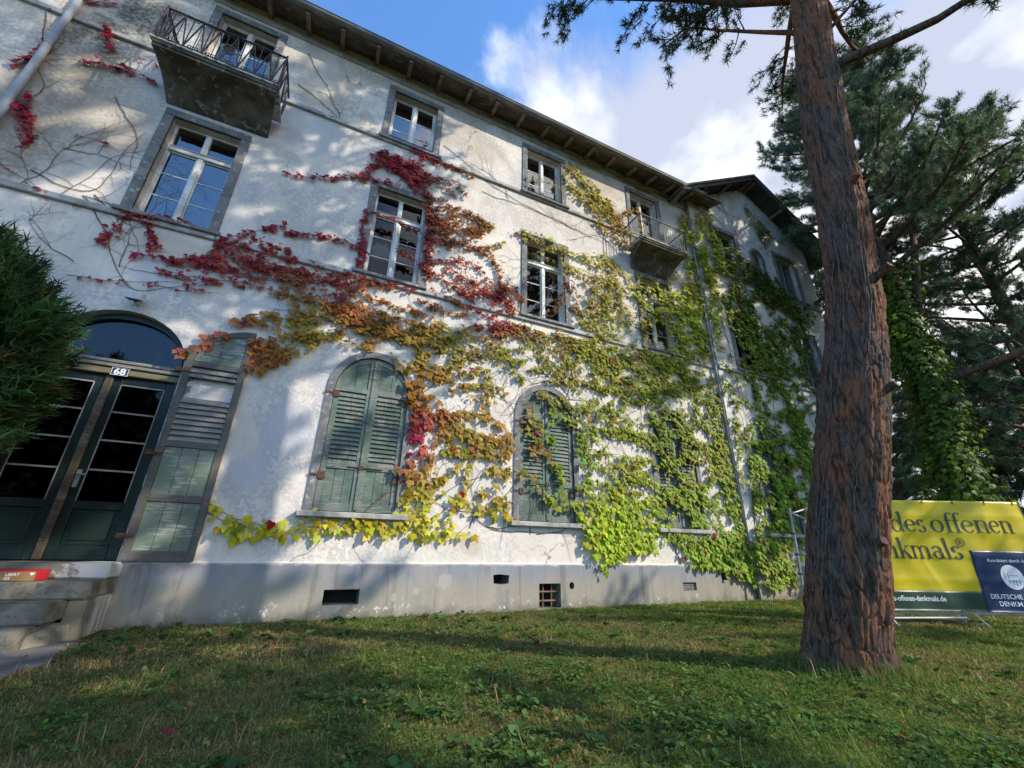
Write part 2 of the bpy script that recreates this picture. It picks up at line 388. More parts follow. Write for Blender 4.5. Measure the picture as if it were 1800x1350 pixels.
M_PIPE = simple('grey_downpipe', (.25, .265, .30), (.33, .34, .37), 4, .5, .15, .003, spec=.5)
M_IRON = simple('rusty_black_iron', (.022, .018, .017), (.075, .042, .03), 14, .6, .4, .002, spec=.4)
M_RUST = simple('rusted_hinge', (.06, .036, .026), (.13, .066, .04), 22, .8, .5, .003)
M_GRILLE = simple('rusted_bars', (.16, .085, .055), (.26, .15, .10), 18, .8, .4, .002)
M_CORBEL = simple('stained_corbel', (.16, .145, .125), (.065, .058, .045), 2.6, .92, .6, .015, .36, .6, (1, 1, .6), c3=(.30, .285, .26))
M_CEMENT = simple('cement_step', (.245, .225, .185), (.14, .13, .105), 4.5, .92, .9, .014, c3=(.13, .13, .075))
M_CEMWHITE = simple('limewashed_cheek', (.40, .39, .37), (.24, .23, .21), 4, .9, .5, .008)
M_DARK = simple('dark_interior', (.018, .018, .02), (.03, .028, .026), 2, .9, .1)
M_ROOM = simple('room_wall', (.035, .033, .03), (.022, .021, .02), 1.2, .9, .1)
M_GLASS = glass_mat('window_glass'); M_GLASSB = glass_mat('dusty_glass', (.6, .65, .68), 1.3, .12)
M_DGLASS = glass_mat('door_glass', (.35, .33, .30), 1.6, .3, .06)
M_CARD = simple('torn_cardboard', (.72, .56, .36), (.80, .65, .45), 5, .85, .2)
M_LEAF = leaf_mat('creeper_leaf'); M_NEEDLE = leaf_mat('pine_needles', .18, .5, .15); M_GRASS = leaf_mat('grass_blade', .38, .5, .1)
M_STEM = simple('creeper_stem', (.095, .065, .045), (.16, .12, .09), 25, .85, .4, .002)
M_BARK = bark_mat('pine_bark'); M_BARK2 = bark_mat('far_pine_bark', (.17, .085, .06), (.10, .075, .06))

# ------------------------------------------------------------------ ground
def lawn_ground():
    k = Nodes('lawn_soil')
    n = k.noise(1.3, 6, .6)
    c = k.mix(k.ramp(n, .4, .62), (.058, .066, .022), (.085, .068, .036))
    c = k.mix(k.ramp(k.noise(14, 6, .7), .5, .66), c, (.052, .072, .020))
    c = k.mix(k.mth('MULTIPLY', k.ramp(k.noise(60, 4, .7), .55, .7), .6), c, (.15, .12, .065))
    return k.fin(c, .95, [(k.noise(40, 5, .7), .7, .02)], .1)
nx, ny = 90, 60
xs = np.concatenate([[-400, -60, -20], np.linspace(-8, 18, nx), [40, 120, 500]]); ys = np.concatenate([[-400, -60, -20, -6], np.linspace(-1, 7.6, ny), [20, 80, 500]])
gx, gy = np.meshgrid(xs, ys); P = np.stack([gx.ravel(), gy.ravel(), np.zeros(gx.size)], 1)
P[:, 2] = (fbm(P * .9, 3, 3) - .45) * .05
inside = (P[:, 0] > -7.9) & (P[:, 0] < 17.9) & (P[:, 1] > -.9) & (P[:, 1] < 6.7)
P[:, 2] = np.where(inside, P[:, 2], 0)
near = np.clip((6.7 - P[:, 1]) / .6, 0, 1); P[:, 2] *= near
def ground_z(x, y):
    q = np.stack([np.asarray(x, float), np.asarray(y, float), np.zeros(len(x))], 1)
    return (fbm(q * .9, 3, 3) - .45) * .05 * np.clip((6.7 - q[:, 1]) / .6, 0, 1)
idx = np.arange(gx.size).reshape(gx.shape)
Fq = np.stack([idx[:-1, :-1].ravel(), idx[:-1, 1:].ravel(), idx[1:, 1:].ravel(), idx[1:, :-1].ravel()], 1)
tag(link('lawn', np_mesh('lawn', P, Fq, lawn_ground(), smooth=True)), kind='structure')
def asphalt():
    k = Nodes('path_asphalt')
    c = k.mix(k.ramp(k.noise(3, 5, .6), .4, .65), (.095, .095, .105), (.14, .135, .135))
    c = k.mix(k.ramp(k.noise(130, 3, .6), .58, .68), c, (.24, .23, .22))
    return k.fin(c, .9, [(k.noise(160, 3, .7), .6, .004)], .25)
pe = []
for i in range(40):
    t = i / 39; y = -3 + 9.1 * t
    pe.append((-1.62 - .05 * t * 4 + .05 * math.sin(y * 5.1) + .03 * math.sin(y * 13.7), y))
mb = MB()
V_ = [(x, y, .034) for x, y in pe] + [(-5.4, y, .034) for x, y in pe]
V_ += [(x + .03, y, -.05) for x, y in pe]
mb.add(V_, [(i, i + 1, 40 + i + 1, 40 + i) for i in range(39)] + [(i, 80 + i, 80 + i + 1, i + 1) for i in range(39)])
tag(mb.build('path', asphalt()), kind='structure')
def path_edge(y): return np.interp(y, [p[1] for p in pe], [p[0] for p in pe])

# ------------------------------------------------------------------ villa
FY, WY = 7.0, 6.9                               # facade plane, wing plane
VILLA = thing('villa', 'weathered white three-storey villa with grey plinth, gabled wing and creeper', 'house', (3, 7.5, 0))

def arch(cx, hw, z0, zs, zt, n=18):
    pts = [(cx - hw, z0), (cx + hw, z0)]
    for i in range(n + 1):
        a = math.pi * i / n
        pts.append((cx + hw * math.cos(a), zs + (zt - zs) * math.sin(a)))
    return pts
def rect(x0, x1, z0, z1): return [(x0, z0), (x1, z0), (x1, z1), (x0, z1)]
def holed(name, outer, holes, Y, depth, mat, parent, reveal=None):
    bm = bmesh.new(); edges = []
    for loop in [outer] + holes:
        vv = [bm.verts.new((x, Y, z)) for x, z in loop]
        for i in range(len(vv)): edges.append(bm.edges.new((vv[i], vv[(i + 1) % len(vv)])))
    bmesh.ops.triangle_fill(bm, use_beauty=True, use_dissolve=False, edges=edges)
    for f in bm.faces:
        if f.normal.y > 0: f.normal_flip()
    me = bpy.data.meshes.new(name); bm.to_mesh(me); bm.free(); me.materials.append(mat)
    o = link(name, me, parent)
    for loop in holes:
        n = len(loop); MB().add([(x, Y, z) for x, z in loop] + [(x, Y + depth, z) for x, z in loop], [(i, (i + 1) % n, (i + 1) % n + n, i + n) for i in range(n)]).build('reveal', reveal or mat, o)
    return o

CX = {'A': -2.86, 'B': .58, 'C': 4.0, 'D': 7.36, 'E': 10.62, 'F': 13.66}
OW = .50                                        # half opening of the upper windows
def up_open(c, z0, z1): return rect(c - OW, c + OW, z0, z1)
SILL2, HEAD2, SILL3, HEAD3 = 5.70, 7.83, 9.24, 10.80
holes_main, holes_wing = [], []
for k in 'ABCD': holes_main.append(up_open(CX[k], SILL2, HEAD2))
for k in 'BC': holes_main.append(up_open(CX[k], SILL3, HEAD3))
for k in 'AD': holes_main.append(up_open(CX[k], 8.52, HEAD3 + .06))
AR = {'B': (.575, .60), 'C': (3.96, .60), 'D': (7.32, .60), 'E': (10.6, .60), 'F': (13.66, .60)}
for k in 'BCD': holes_main.append(arch(AR[k][0], AR[k][1], 1.42, 3.38, 4.02))
DOOR_C, DOOR_HW = -2.87, .80
holes_main.append(arch(DOOR_C, DOOR_HW, .72, 3.30, 4.04))
for k in 'EF':
    holes_wing += [up_open(CX[k], SILL2, HEAD2 - .1), up_open(CX[k], SILL3 - .25, HEAD3 - .1), arch(AR[k][0], AR[k][1], 1.42, 3.38, 4.02)]
holes_wing.append(arch(12.12, .28, 9.35, 10.2, 10.5, 12))
XL, XW, XR = -10.0, 9.2, 15.1
wall_main = holed('wall', rect(XL, XW, .71, 11.62), holes_main, FY, .30, M_PLASTER, VILLA)
gz = lambda x: 13.32 - .60 * abs(x - 12.15)
wall_wing = holed('wall', [(XW, .71), (XR, .71), (XR, gz(XR)), (12.15, 13.32), (XW, gz(XW))], holes_wing, WY, .30, M_PLASTER, VILLA)
MB().add([(XW, WY, .71), (XW, FY, .71), (XW, FY, 11.5), (XW, WY, 11.5)], [(0, 1, 2, 3)]).build('wall_return', M_PLASTER, VILLA)
MB().add([(XR, WY, 0), (XR, 17, 0), (XR, 17, 11.5), (XR, WY, 11.5)], [(0, 1, 2, 3)]).build('side_wall', M_PLASTER, VILLA)
MB().add([(XL, FY, 0), (XL, 17, 0), (XL, 17, 11.5), (XL, FY, 11.5)], [(0, 1, 2, 3)]).build('side_wall', M_PLASTER, VILLA)
MB().add([(XL, 17, 0), (XR, 17, 0), (XR, 17, 12), (XL, 17, 12)], [(0, 1, 2, 3)]).build('rear_wall', M_PLASTER, VILLA)
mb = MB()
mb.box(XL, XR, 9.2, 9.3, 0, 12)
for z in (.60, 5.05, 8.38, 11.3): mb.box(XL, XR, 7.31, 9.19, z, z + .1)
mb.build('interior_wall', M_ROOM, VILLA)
# plinth with cellar openings
PY = 6.965
cellar = [rect(.33, .81, .18, .375), [(2.89, .55), (2.90, .42), (3.05, .405), (3.17, .42), (3.18, .545), (3.0, .56)], rect(3.75, 4.18, .03, .41), rect(8.18, 8.40, .42, .56), rect(7.05, 7.42, .24, .39)]
cellar.append([(4.41 + .052 * math.cos(a), .37 + .06 * math.sin(a)) for a in np.linspace(0, 2 * math.pi, 14, endpoint=False)])
pl = holed('plinth', rect(-2.02, XW, -.1, .715), [c[::1] for c in cellar], PY, .34, M_PLINTH, VILLA, M_CEMENT)
MB().box(XL, -3.72, PY, FY, -.1, .715).build('plinth', M_PLINTH, VILLA)
MB().box(XW - .03, XR, WY - .035, WY + .02, -.1, .715).build('plinth', M_PLINTH, VILLA)
MB().add([(-2.02, PY, .715), (XW, PY, .715), (XW, FY, .735), (-2.02, FY, .735)], [(0, 1, 2, 3)]).build('plinth_ledge', M_PLASTER, VILLA)
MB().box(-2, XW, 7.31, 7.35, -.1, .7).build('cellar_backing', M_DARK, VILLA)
g = MB()
for x in (3.86, 4.03): g.tube([(x, 7.05, .0), (x + .01, 7.05, .42)], .011, 6)
for z in (.14, .28): g.box(3.73, 4.2, 7.03, 7.045, z - .012, z + .012)
g.build('cellar_grille', M_GRILLE, VILLA)
g = MB()
for i in range(5): g.box(7.06, 7.41, 7.0, 7.02, .25 + i * .028, .27 + i * .028)
g.build('cellar_vent', M_STONE, VILLA)
# string courses
for z, hh in ((5.55, .11), (9.13, .10)):
    MB().box(XL, XW, FY - .055, FY + .02, z, z + hh).build('string_course', M_COURSE, VILLA, .012)
    MB().box(XW, XR, WY - .055, WY + .02, z - (.25 if z > 8 else 0), z + hh - (.25 if z > 8 else 0)).build('string_course', M_COURSE, VILLA, .012)
MB().box(XL, XW, FY - .03, FY + .02, 11.12, 11.30).build('frieze', simple('grey_frieze', (.36, .355, .34), (.24, .23, .21), 3, .9, .5, .01), VILLA, .01)

# windows -------------------------------------------------------------------
def window(c, z0, z1, Y, rows, transom=False, door=False, mat=M_WHITE, glass=M_GLASS, surround=True, label=None):
    y = Y + .15
    w = MB(); x0, x1 = c - OW, c + OW
    fw = .04
    w.box(x0, x0 + fw, y, y + .07, z0, z1).box(x1 - fw, x1, y, y + .07, z0, z1)
    w.box(x0 + fw, x1 - fw, y + .002, y + .068, z1 - fw, z1).box(x0 + fw, x1 - fw, y + .002, y + .068, z0, z0 + fw * 1.2)
    win = w.build('balcony_door' if door else 'window', mat, VILLA, .004)
    if label: win['label'] = label
    if surround:
        s = MB(); b = .145; sy0, sy1 = Y - .028, Y + .03
        s.box(x0 - b, x0, sy0, sy1, z0, z1).box(x1, x1 + b, sy0, sy1, z0, z1).box(x0 - b, x1 + b, sy0 - .003, sy1, z1, z1 + b)
        s.build('stone_surround', M_STONE, win, .008)
        if not door: MB().box(x0 - b - .05, x1 + b + .05, Y - .10, Y + .15, z0 - .07, z0 + .002).build('sill', M_STONE, win, .012)
    zt = z1 - fw
    if transom:
        tz = z0 + (z1 - z0) * .735
        MB().box(x0 + fw, x1 - fw, y - .03, y + .06, tz - .04, tz + .04).box(x0 + fw, x1 - fw, y - .05, y + .03, tz + .041, tz + .058).build('transom', mat, win, .006)
        zt = tz - .04
        MB().box(c - .045, c + .045, y - .012, y + .058, tz + .06, z1 - fw).build('mullion', mat, win, .006)
        for a, b2 in ((x0 + fw, c - .045), (c + .045, x1 - fw)):
            MB().box(a, b2, y + .034, y + .039, tz + .06, z1 - fw).build('pane', glass, win)
    MB().box(c - .04, c + .04, y - .018, y + .056, z0 + fw * 1.2, zt).build('mullion', mat, win, .008)
    for a, b2 in ((x0 + fw, c - .04), (c + .04, x1 - fw)):
        s = MB(); q = .026
        zb = z0 + fw * 1.2
        if door:
            s.box(a, b2, y + .01, y + .05, zb, zb + .34); zb2 = zb + .34
        else: zb2 = zb
        s.box(a, a + q, y + .012, y + .052, zb2, zt).box(b2 - q, b2, y + .012, y + .052, zb2, zt)
        s.box(a + q, b2 - q, y + .014, y + .05, zb2, zb2 + q * 1.2).box(a + q, b2 - q, y + .014, y + .05, zt - q, zt)
        s.build('sash', mat, win, .003)
        H = zt - zb2 - q * 2.2
        for r in range(rows):
            pz0 = zb2 + q * 1.2 + H * r / rows; pz1 = zb2 + q * 1.2 + H * (r + 1) / rows
            p = MB().box(a + q, b2 - q, -.0025, .0025, pz0, pz1).build('pane', glass, win)
            t = rng.normal(0, .006, 2)
            p.location += Vector((0, y + .03 + r * .0004, 0))
            if r:
                MB().box(a + q, b2 - q, y + .02, y + .042, pz0 - .009, pz0 + .009).build('glazing_bar', mat, win)
    return win
for k in 'ABCD': window(CX[k], SILL2, HEAD2, FY, 3, True, glass=M_GLASSB if k == 'B' else M_GLASS)
for k in 'BC': window(CX[k], SILL3, HEAD3, FY, 3)
for k in 'AD': window(CX[k], 8.52, HEAD3 + .06, FY, 3, door=True)
for k in 'EF':
    window(CX[k], SILL2, HEAD2 - .1, WY, 3, True, mat=M_GREYWOOD)
    window(CX[k], SILL3 - .25, HEAD3 - .1, WY, 3, mat=M_GREYWOOD)
# guard rails of the upper windows
for k in 'BC':
    g = MB()
    for z in (SILL3 + .10, SILL3 + .17): g.tube([(CX[k] - OW, FY + .03, z), (CX[k] + OW, FY + .03, z)], .011, 6)
    g.build('window_rail', M_IRON, VILLA)
# small arched window in the gable
o = MB(); inn = arch(12.12, .28, 9.35, 10.2, 10.5, 12); out = arch(12.12, .36, 9.29, 10.2, 10.60, 12)
o.band(inn, out, WY - .03, WY + .03, True); gw = o.build('window', M_STONE, VILLA); gw['label'] = 'small arched gable window'
MB().prism(arch(12.12, .275, 9.355, 10.2, 10.495, 12), WY + .12, WY + .125).build('pane', M_GLASS, gw)
MB().box(12.09, 12.15, WY + .09, WY + .14, 9.36, 10.48).build('mullion', M_GREYWOOD, gw)

# arched shutters ------------------------------------------------------------
def arc_z(u, hw, zs, zt):
    return zs + (zt - zs) * math.sqrt(max(0, 1 - (u / hw) ** 2))
def shutter(xa, xb, cx, hw, z0, zs, zt, Y, mats, name='shutter', missing=(), zmid=None, zup=None, label=None, tilt=0.0, parent=None, rail_broken=False, mirror=False):
    """one leaf from xa to xb; arch of half width hw about cx (cx at the meeting or outer edge)"""
    mf, mbd, ms = mats
    zmid = zmid or z0 + .68; zup = zup or zs + .02
    st = .085; g = .004
    top = lambda x: arc_z(x - cx, hw, zs, zt)
    fr = MB(); y0, y1 = Y, Y + .045
    xa += g; xb -= g
    def stile(a, b):
        n = 5; xs_ = [a + (b - a) * i / n for i in range(n + 1)]
        fr.prism([(a, z0), (b, z0)] + [(x, top(x)) for x in reversed(xs_)], y0, y1)
    stile(xa, xa + st); stile(xb - st, xb)
    A, B = xa + st, xb - st
    n = 12; xs_ = [A + (B - A) * i / n for i in range(n + 1)]
    fr.band([(x, top(x) - .10) for x in xs_], [(x, top(x)) for x in xs_], y0 + .002, y1 - .002)
    fr.box(A, B, y0 + .002, y1 - .002, z0, z0 + .12)
    fr.box(A, B, y0 - .004, y1 - .002, zmid - .045, zmid + .045)
    fr.box(A, B, y0 + .002, y1 - .002, zup - .045, zup + .045)
    leaf = fr.build(name, mf, parent or VILLA, .004)
    if label: leaf['label'] = label
    nb = 3; 
    for i in range(nb):
        a = A + (B - A) * i / nb + .0025; b = A + (B - A) * (i + 1) / nb - .0025
        MB().box(a, b, y0 + .014 + rng.uniform(0, .004), y1 - .008, z0 + .10, zmid - .04).build('board', mbd, leaf, .002)
    nb = 2
    for i in range(nb):
        a = A + (B - A) * i / nb + .0025; b = A + (B - A) * (i + 1) / nb - .0025
        xx = [a + (b - a) * j / 6 for j in range(7)]
        MB().prism([(a, zup + .04), (b, zup + .04)] + [(x, max(top(x) - .095, zup + .045)) for x in reversed(xx)], y0 + .014 + rng.uniform(0, .004), y1 - .008).build('board', mbd, leaf, .002)
    ns = int((zup - zmid - .09) / .074)
    for i in range(ns):
        if i in missing: continue
        z = zmid + .05 + (zup - zmid - .10) * (i + .5) / ns
        h = .045; d = .024; sag = rng.normal(0, .004); sg2 = rng.normal(0, .003)
        ym = (y0 + y1) / 2
        P = [(A - .004, ym - d, z - h + sag), (B + .004, ym - d, z - h - sag), (B + .004, ym - d + .009, z - h + .006 - sag), (A - .004, ym - d + .009, z - h + .006 + sag),
             (A - .004, ym + d - .009, z + h - .006 + sg2), (B + .004, ym + d - .009, z + h - .006), (B + .004, ym + d, z + h), (A - .004, ym + d, z + h + sg2)]
        MB().hexa(P).build('slat', ms, leaf)
    return leaf
GM = (M_GREEN, M_GREENB, M_SLAT)
for k in 'BCDEF':
    cx, hw = AR[k]; Y = (FY if k in 'BCD' else WY)
    a1 = arch(cx, hw, 1.42, 3.38, 4.02)[1:]; a2 = arch(cx, hw + .115, 1.42, 3.38, 4.135)[1:]
    su = MB(); su.band(a1 + [(cx - hw, 1.42)], a2 + [(cx - hw - .115, 1.42)], Y - .025, Y + .03)
    aw = su.build('arched_window', M_STONE, VILLA); 
    MB().box(cx - hw - .2, cx + hw + .2, Y - .13, Y + .12, 1.335, 1.418).build('sill', M_CEMWHITE, aw, .012)
    MB().prism(arch(cx, hw, 1.42, 3.38, 4.02), Y + .20, Y + .24).build('recess_backing', M_DARK, aw)  # near-black sheet stands in for the unlit recess behind the shutters
    for sgn in (-1, 1):
        xa, xb = (cx - hw, cx) if sgn < 0 else (cx, cx + hw)
        lf = shutter(xa, xb, cx, hw - .004, 1.435, 3.37, 4.01, Y + .012, GM)
        for z in (1.95, 3.28):
            h = MB(); xo = cx + sgn * hw
            h.box(min(xo, xo + sgn * .13), max(xo, xo + sgn * .13), Y - .036, Y - .027, z - .018, z + .018)
            h.box(min(xo - sgn * .09, xo - sgn * .004), max(xo - sgn * .09, xo - sgn * .004), Y - .012, Y + .010, z - .055, z + .055)
            h.tube([(xo, Y - .03, z - .05), (xo, Y - .03, z + .05)], .012, 6)
            h.build('hinge', M_RUST, lf)
    MB().box(cx - .028, cx + .028, Y - .008, Y + .011, 1.46, 3.98).build('cover_strip', M_GREEN, VILLA, .003)
    b = MB().tube([(cx - .2, Y - .004, 2.11), (cx + .33, Y - .004, 2.10)], .009, 6); b.box(cx - .03, cx + .03, Y - .018, Y - .0, 2.07, 2.14); b.build('shutter_bolt', M_RUST, VILLA)
# the open leaf beside the door, flat against the wall
LEAFY = FY - .085
M_LEAFWOOD = worn_paint('dark_bare_wood', (.105, .100, .088), (.085, .07, .058), (.17, .155, .135), amount=.5)
lf = shutter(-2.04, -1.28, -1.28, .80, .73, 3.22, 4.03, LEAFY, (M_LEAFWOOD, M_GREYGREEN, M_GREYWOOD), missing=(8, 9, 10, 11), zmid=2.2, zup=3.38, label='open shutter leaf with missing slats, grey bare wood')
MB().box(-1.95, -1.37, LEAFY - .003, LEAFY + .043, 1.44, 1.53).build('cross_rail', M_LEAFWOOD, lf, .004)
for z in (1.02, 2.05, 3.25):
    MB().box(-2.12, -1.96, LEAFY - .012, LEAFY - .002, z - .02, z + .02).box(-2.13, -2.06, LEAFY - .03, LEAFY + .03, z - .03, z + .03).build('hinge', M_RUST, lf)

# entrance -------------------------------------------------------------------
def entrance():
    cx, hw = DOOR_C, DOOR_HW; y = FY + .16
    for xa in (cx + hw, cx - hw - .17): MB().box(xa, xa + .17, FY - .012, FY + .02, .72, 3.30).build('door_jamb', M_STONE_OLD, VILLA, .006)
    d = MB()
    d.band(arch(cx, hw - .07, 3.36, 3.37, 3.95)[1:], arch(cx, hw - .003, 3.36, 3.36, 4.035)[1:], y - .04, y + .06)
    d.box(cx - hw + .003, cx - hw + .07, y - .04, y + .06, .73, 3.36).box(cx + hw - .07, cx + hw - .003, y - .04, y + .06, .73, 3.36)
    door = d.build('door', M_DOOR, VILLA, .005); door['label'] = 'dark green glazed double door under an arched fanlight'
    t = MB().box(cx - hw + .003, cx + hw - .003, y - .06, y + .06, 3.10, 3.19); t.build('transom', M_OCHRE, door, .01)
    t = MB().box(cx - hw + .003, cx + hw - .003, y - .085, y + .05, 3.20, 3.25).box(cx - hw + .003, cx + hw - .003, y - .06, y + .05, 3.27, 3.32); t.build('transom_moulding', M_GREYWOOD, door, .01)
    MB().prism(arch(cx, hw - .072, 3.33, 3.37, 3.945), y + .02, y + .025).build('fanlight_pane', glass_mat('fanlight_glass', (.3, .32, .35), 1.5, .06), door)
    for s in (-1, 1):
        a, b = (cx - hw + .072, cx - .045) if s < 0 else (cx + .045, cx + hw - .072)
        m = MB(); st = .10
        m.box(a, a + st, y, y + .05, .735, 3.09).box(b - st, b, y, y + .05, .735, 3.09)
        m.box(a + st, b - st, y + .002, y + .048, .735, .90).box(a + st, b - st, y + .002, y + .048, 1.32, 1.42).box(a + st, b - st, y + .002, y + .048, 2.98, 3.09)
        lf = m.build('door_leaf', M_DOOR, door, .006)
        # sub-parts stay on the door level: panes, bars, panels
        MB().box(a + st, b - st, y + .018, y + .034, .90, 1.32).box(a + st + .05, b - st - .05, y + .008, y + .02, .95, 1.27).build('door_panel', M_DOOR, door, .008)
        for r in range(4):
            z0 = 1.42 + 1.56 * r / 4; z1 = 1.42 + 1.56 * (r + 1) / 4
            MB().box(a + st, b - st, y + .022, y + .027, z0, z1).build('pane', M_DGLASS, door)
            if r: MB().box(a + st, b - st, y + .012, y + .04, z0 - .011, z0 + .011).build('glazing_bar', M_DULL, door)
        q = MB()
        for xx in (a + st, b - st): q.box(xx - .006, xx + .006, y - .003, y + .002, 1.42, 2.98)
        q.box(a + st, b - st, y - .003, y + .001, 2.97, 2.985); q.build('putty_bead', M_DULL, door)
    MB().box(cx - .045, cx + .045, y - .03, y + .04, .735, 3.10).build('meeting_post', M_DOORW, door, .012)
    h = MB().box(cx + .055, cx + .10, y - .012, y, 1.58, 1.80); h.tube([(cx + .078, y - .01, 1.74), (cx + .078, y - .06, 1.74), (cx + .17, y - .06, 1.735)], .011, 8); h.build('handle', simple('dull_steel', (.35, .35, .35), (.22, .22, .22), 12, .35, .1, spec=.6), door)
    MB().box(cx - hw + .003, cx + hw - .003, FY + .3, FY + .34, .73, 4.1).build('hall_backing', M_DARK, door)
entrance()
def text_mesh(txt, size, mat, name, sx=1.0, align='LEFT', bold=0.0):
    cu = bpy.data.curves.new(name, 'FONT'); cu.body = txt; cu.size = size; cu.align_x = align; cu.extrude = .0008; cu.offset = bold; cu.resolution_u = 3
    ob = bpy.data.objects.new('tmp', cu); COL.objects.link(ob)
    dg = bpy.context.evaluated_depsgraph_get()
    me = bpy.data.meshes.new_from_object(ob.evaluated_get(dg)); me.name = name
    bpy.data.objects.remove(ob); bpy.data.curves.remove(cu)
    me.materials.clear(); me.materials.append(mat)
    for v in me.vertices: v.co.x *= sx
    return me
M_ENAMEL = simple('blue_enamel', (.02, .035, .13), (.03, .045, .15), 10, .25, .05, spec=.5)
M_WHITEPRINT = simple('white_print', (.78, .78, .76), (.70, .70, .68), 8, .5, .05)
npx, npz, npy = -2.77, 3.145, FY + .16 - .06
plate = MB().box(npx - .10, npx + .10, npy - .010, npy - .001, npz - .062, npz + .062).build('number_plate', M_ENAMEL, VILLA, .004); plate['label'] = 'blue enamel house number 68'
bz = MB().band(rect(npx - .088, npx + .088, npz - .05, npz + .05), rect(npx - .094, npx + .094, npz - .056, npz + .056), npy - .0125, npy - .0105, True); bz.build('plate_border', M_WHITEPRINT, plate)
dg_ = link('digits', text_mesh('68', .125, M_WHITEPRINT, 'digits', 1.05, 'CENTER', .003), plate, (npx, npy - .0125, npz - .043)); dg_.rotation_euler = (rad(90), 0, 0)

# balconies ------------------------------------------------------------------
def corbel(x0, x1, yf, z1, zb):
    n = 8; prof = [(yf, z1), (yf, z1 - .045), (yf + .03, z1 - .06), (yf + .03, z1 - .10)]
    for i in range(1, n + 1):
        t = i / n; prof.append((yf + .03 + (FY - .015 - yf - .03) * t, z1 - .10 - (z1 - .10 - zb) * (t ** 2.2)))
    prof.append((FY, zb)); prof.append((FY, z1))
    m = len(prof); ins = lambda i: 0.05 * max(0, (i - 3)) / n * 2.2
    return MB().add([(x0 + ins(i), y, z) for i, (y, z) in enumerate(prof)] + [(x1 - ins(i), y, z) for i, (y, z) in enumerate(prof)],
                    [tuple(range(m)), tuple(range(2 * m - 1, m - 1, -1))] + [(i, (i + 1) % m, (i + 1) % m + m, i + m) for i in range(m)])
def scroll(cx, z, y, r, sgn, flip, axis='x', off=0):
    pts = []
    for i in range(15):
        a = i / 14 * 3.6 * math.pi / 1.6; rr = r * (1 - .72 * i / 14)
        dx = sgn * (r - rr * math.cos(a)) ; dz = flip * rr * math.sin(a)
        pts.append((cx + dx, y, z + dz) if axis == 'x' else (y, cx + dx, z + dz))
    return pts
def balcony1():
    x0, x1, yf, z0, H = -3.66, -1.87, 6.20, 8.50, .80
    b = corbel(x0, x1, yf, z0 - .005, 8.07).build('balcony', M_CORBEL, VILLA, .006); b['label'] = 'upper balcony with scrolled iron railing'
    MB().box(x0 - .03, x1 + .03, yf - .03, FY - .06, z0 - .004, z0 + .035).build('slab_edge', M_STONE_OLD, b, .008)
    zb, zt = z0 + .075, z0 + H
    def rod(p, q, r=.0115): MB().tube([p, q], r, 5).build('rod', M_IRON, b)
    for x, y in ((x0, yf), (x1, yf)):
        MB().tube([(x, y, z0 + .03), (x, y, zt + .05)], .017, 6).build('post', M_IRON, b)
    MB().bar((x0, yf, zt), (x1, yf, zt), .035, .02, (0, 0, 1)).build('top_rail', M_IRON, b)
    MB().bar((x0, yf, zb), (x1, yf, zb), .025, .018, (0, 0, 1)).build('bottom_rail', M_IRON, b)
    n = 7; w = (x1 - x0) / n
    for k in range(n):
        a = x0 + k * w; mid = a + w / 2
        rod((a, yf, zt), (mid, yf, zb)); rod((mid, yf, zb), (a + w, yf, zt)); rod((mid, yf, zb), (mid, yf, zt), .009)
        if k: rod((a, yf, zb), (a, yf, zt), .007)
        for s in (-1, 1):
            MB().tube(scroll(mid, zt - .035, yf, .042, s, -1), .0085, 4).build('scroll', M_IRON, b)
            MB().tube(scroll(a + (0 if s > 0 else w), zb + .035, yf, .042, s, 1), .0085, 4).build('scroll', M_IRON, b)
    for x in (x0, x1):
        MB().bar((x, yf, zt), (x, FY, zt), .03, .02, (0, 0, 1)).build('top_rail', M_IRON, b)
        MB().bar((x, yf, zb), (x, FY, zb), .025, .018, (0, 0, 1)).build('bottom_rail', M_IRON, b)
        for k in range(3):
            a = yf + k * .266
            rod((x, a, zt), (x, a + .133, zb)); rod((x, a + .133, zb), (x, a + .266, zt)); rod((x, a + .133, zb), (x, a + .133, zt), .007)
            for s in (-1, 1):
                MB().tube(scroll(a + .133, zt - .035, x, .042, s, -1, 'y'), .0085, 4).build('scroll', M_IRON, b)
    d = thing('hanging_dish', 'round dark dish hanging above the scrolled railing of the upper balcony', 'dish', (-2.85, 6.55, 9.3))
    m = MB()
    for r0, r1, y in ((.11, .095, 6.53),):
        n = 20; m.band([(-2.85 + r1 * math.cos(t), 9.36 + r1 * math.sin(t)) for t in np.linspace(0, 2 * math.pi, n, endpoint=False)], [(-2.85 + r0 * math.cos(t), 9.36 + r0 * math.sin(t)) for t in np.linspace(0, 2 * math.pi, n, endpoint=False)], y, y + .035, True)
    m.build('rim', M_ZINC, d)
    MB().prism([(-2.85 + .097 * math.cos(t), 9.36 + .097 * math.sin(t)) for t in np.linspace(0, 2 * math.pi, 20, endpoint=False)], 6.55, 6.56).build('bowl', M_IRON, d)
    MB().tube([(-2.85, 6.55, 9.46), (-2.82, 6.56, 9.62), (-2.83, 7.05, 9.9)], .008, 5).build('strap', M_GRILLE, d)
balcony1()
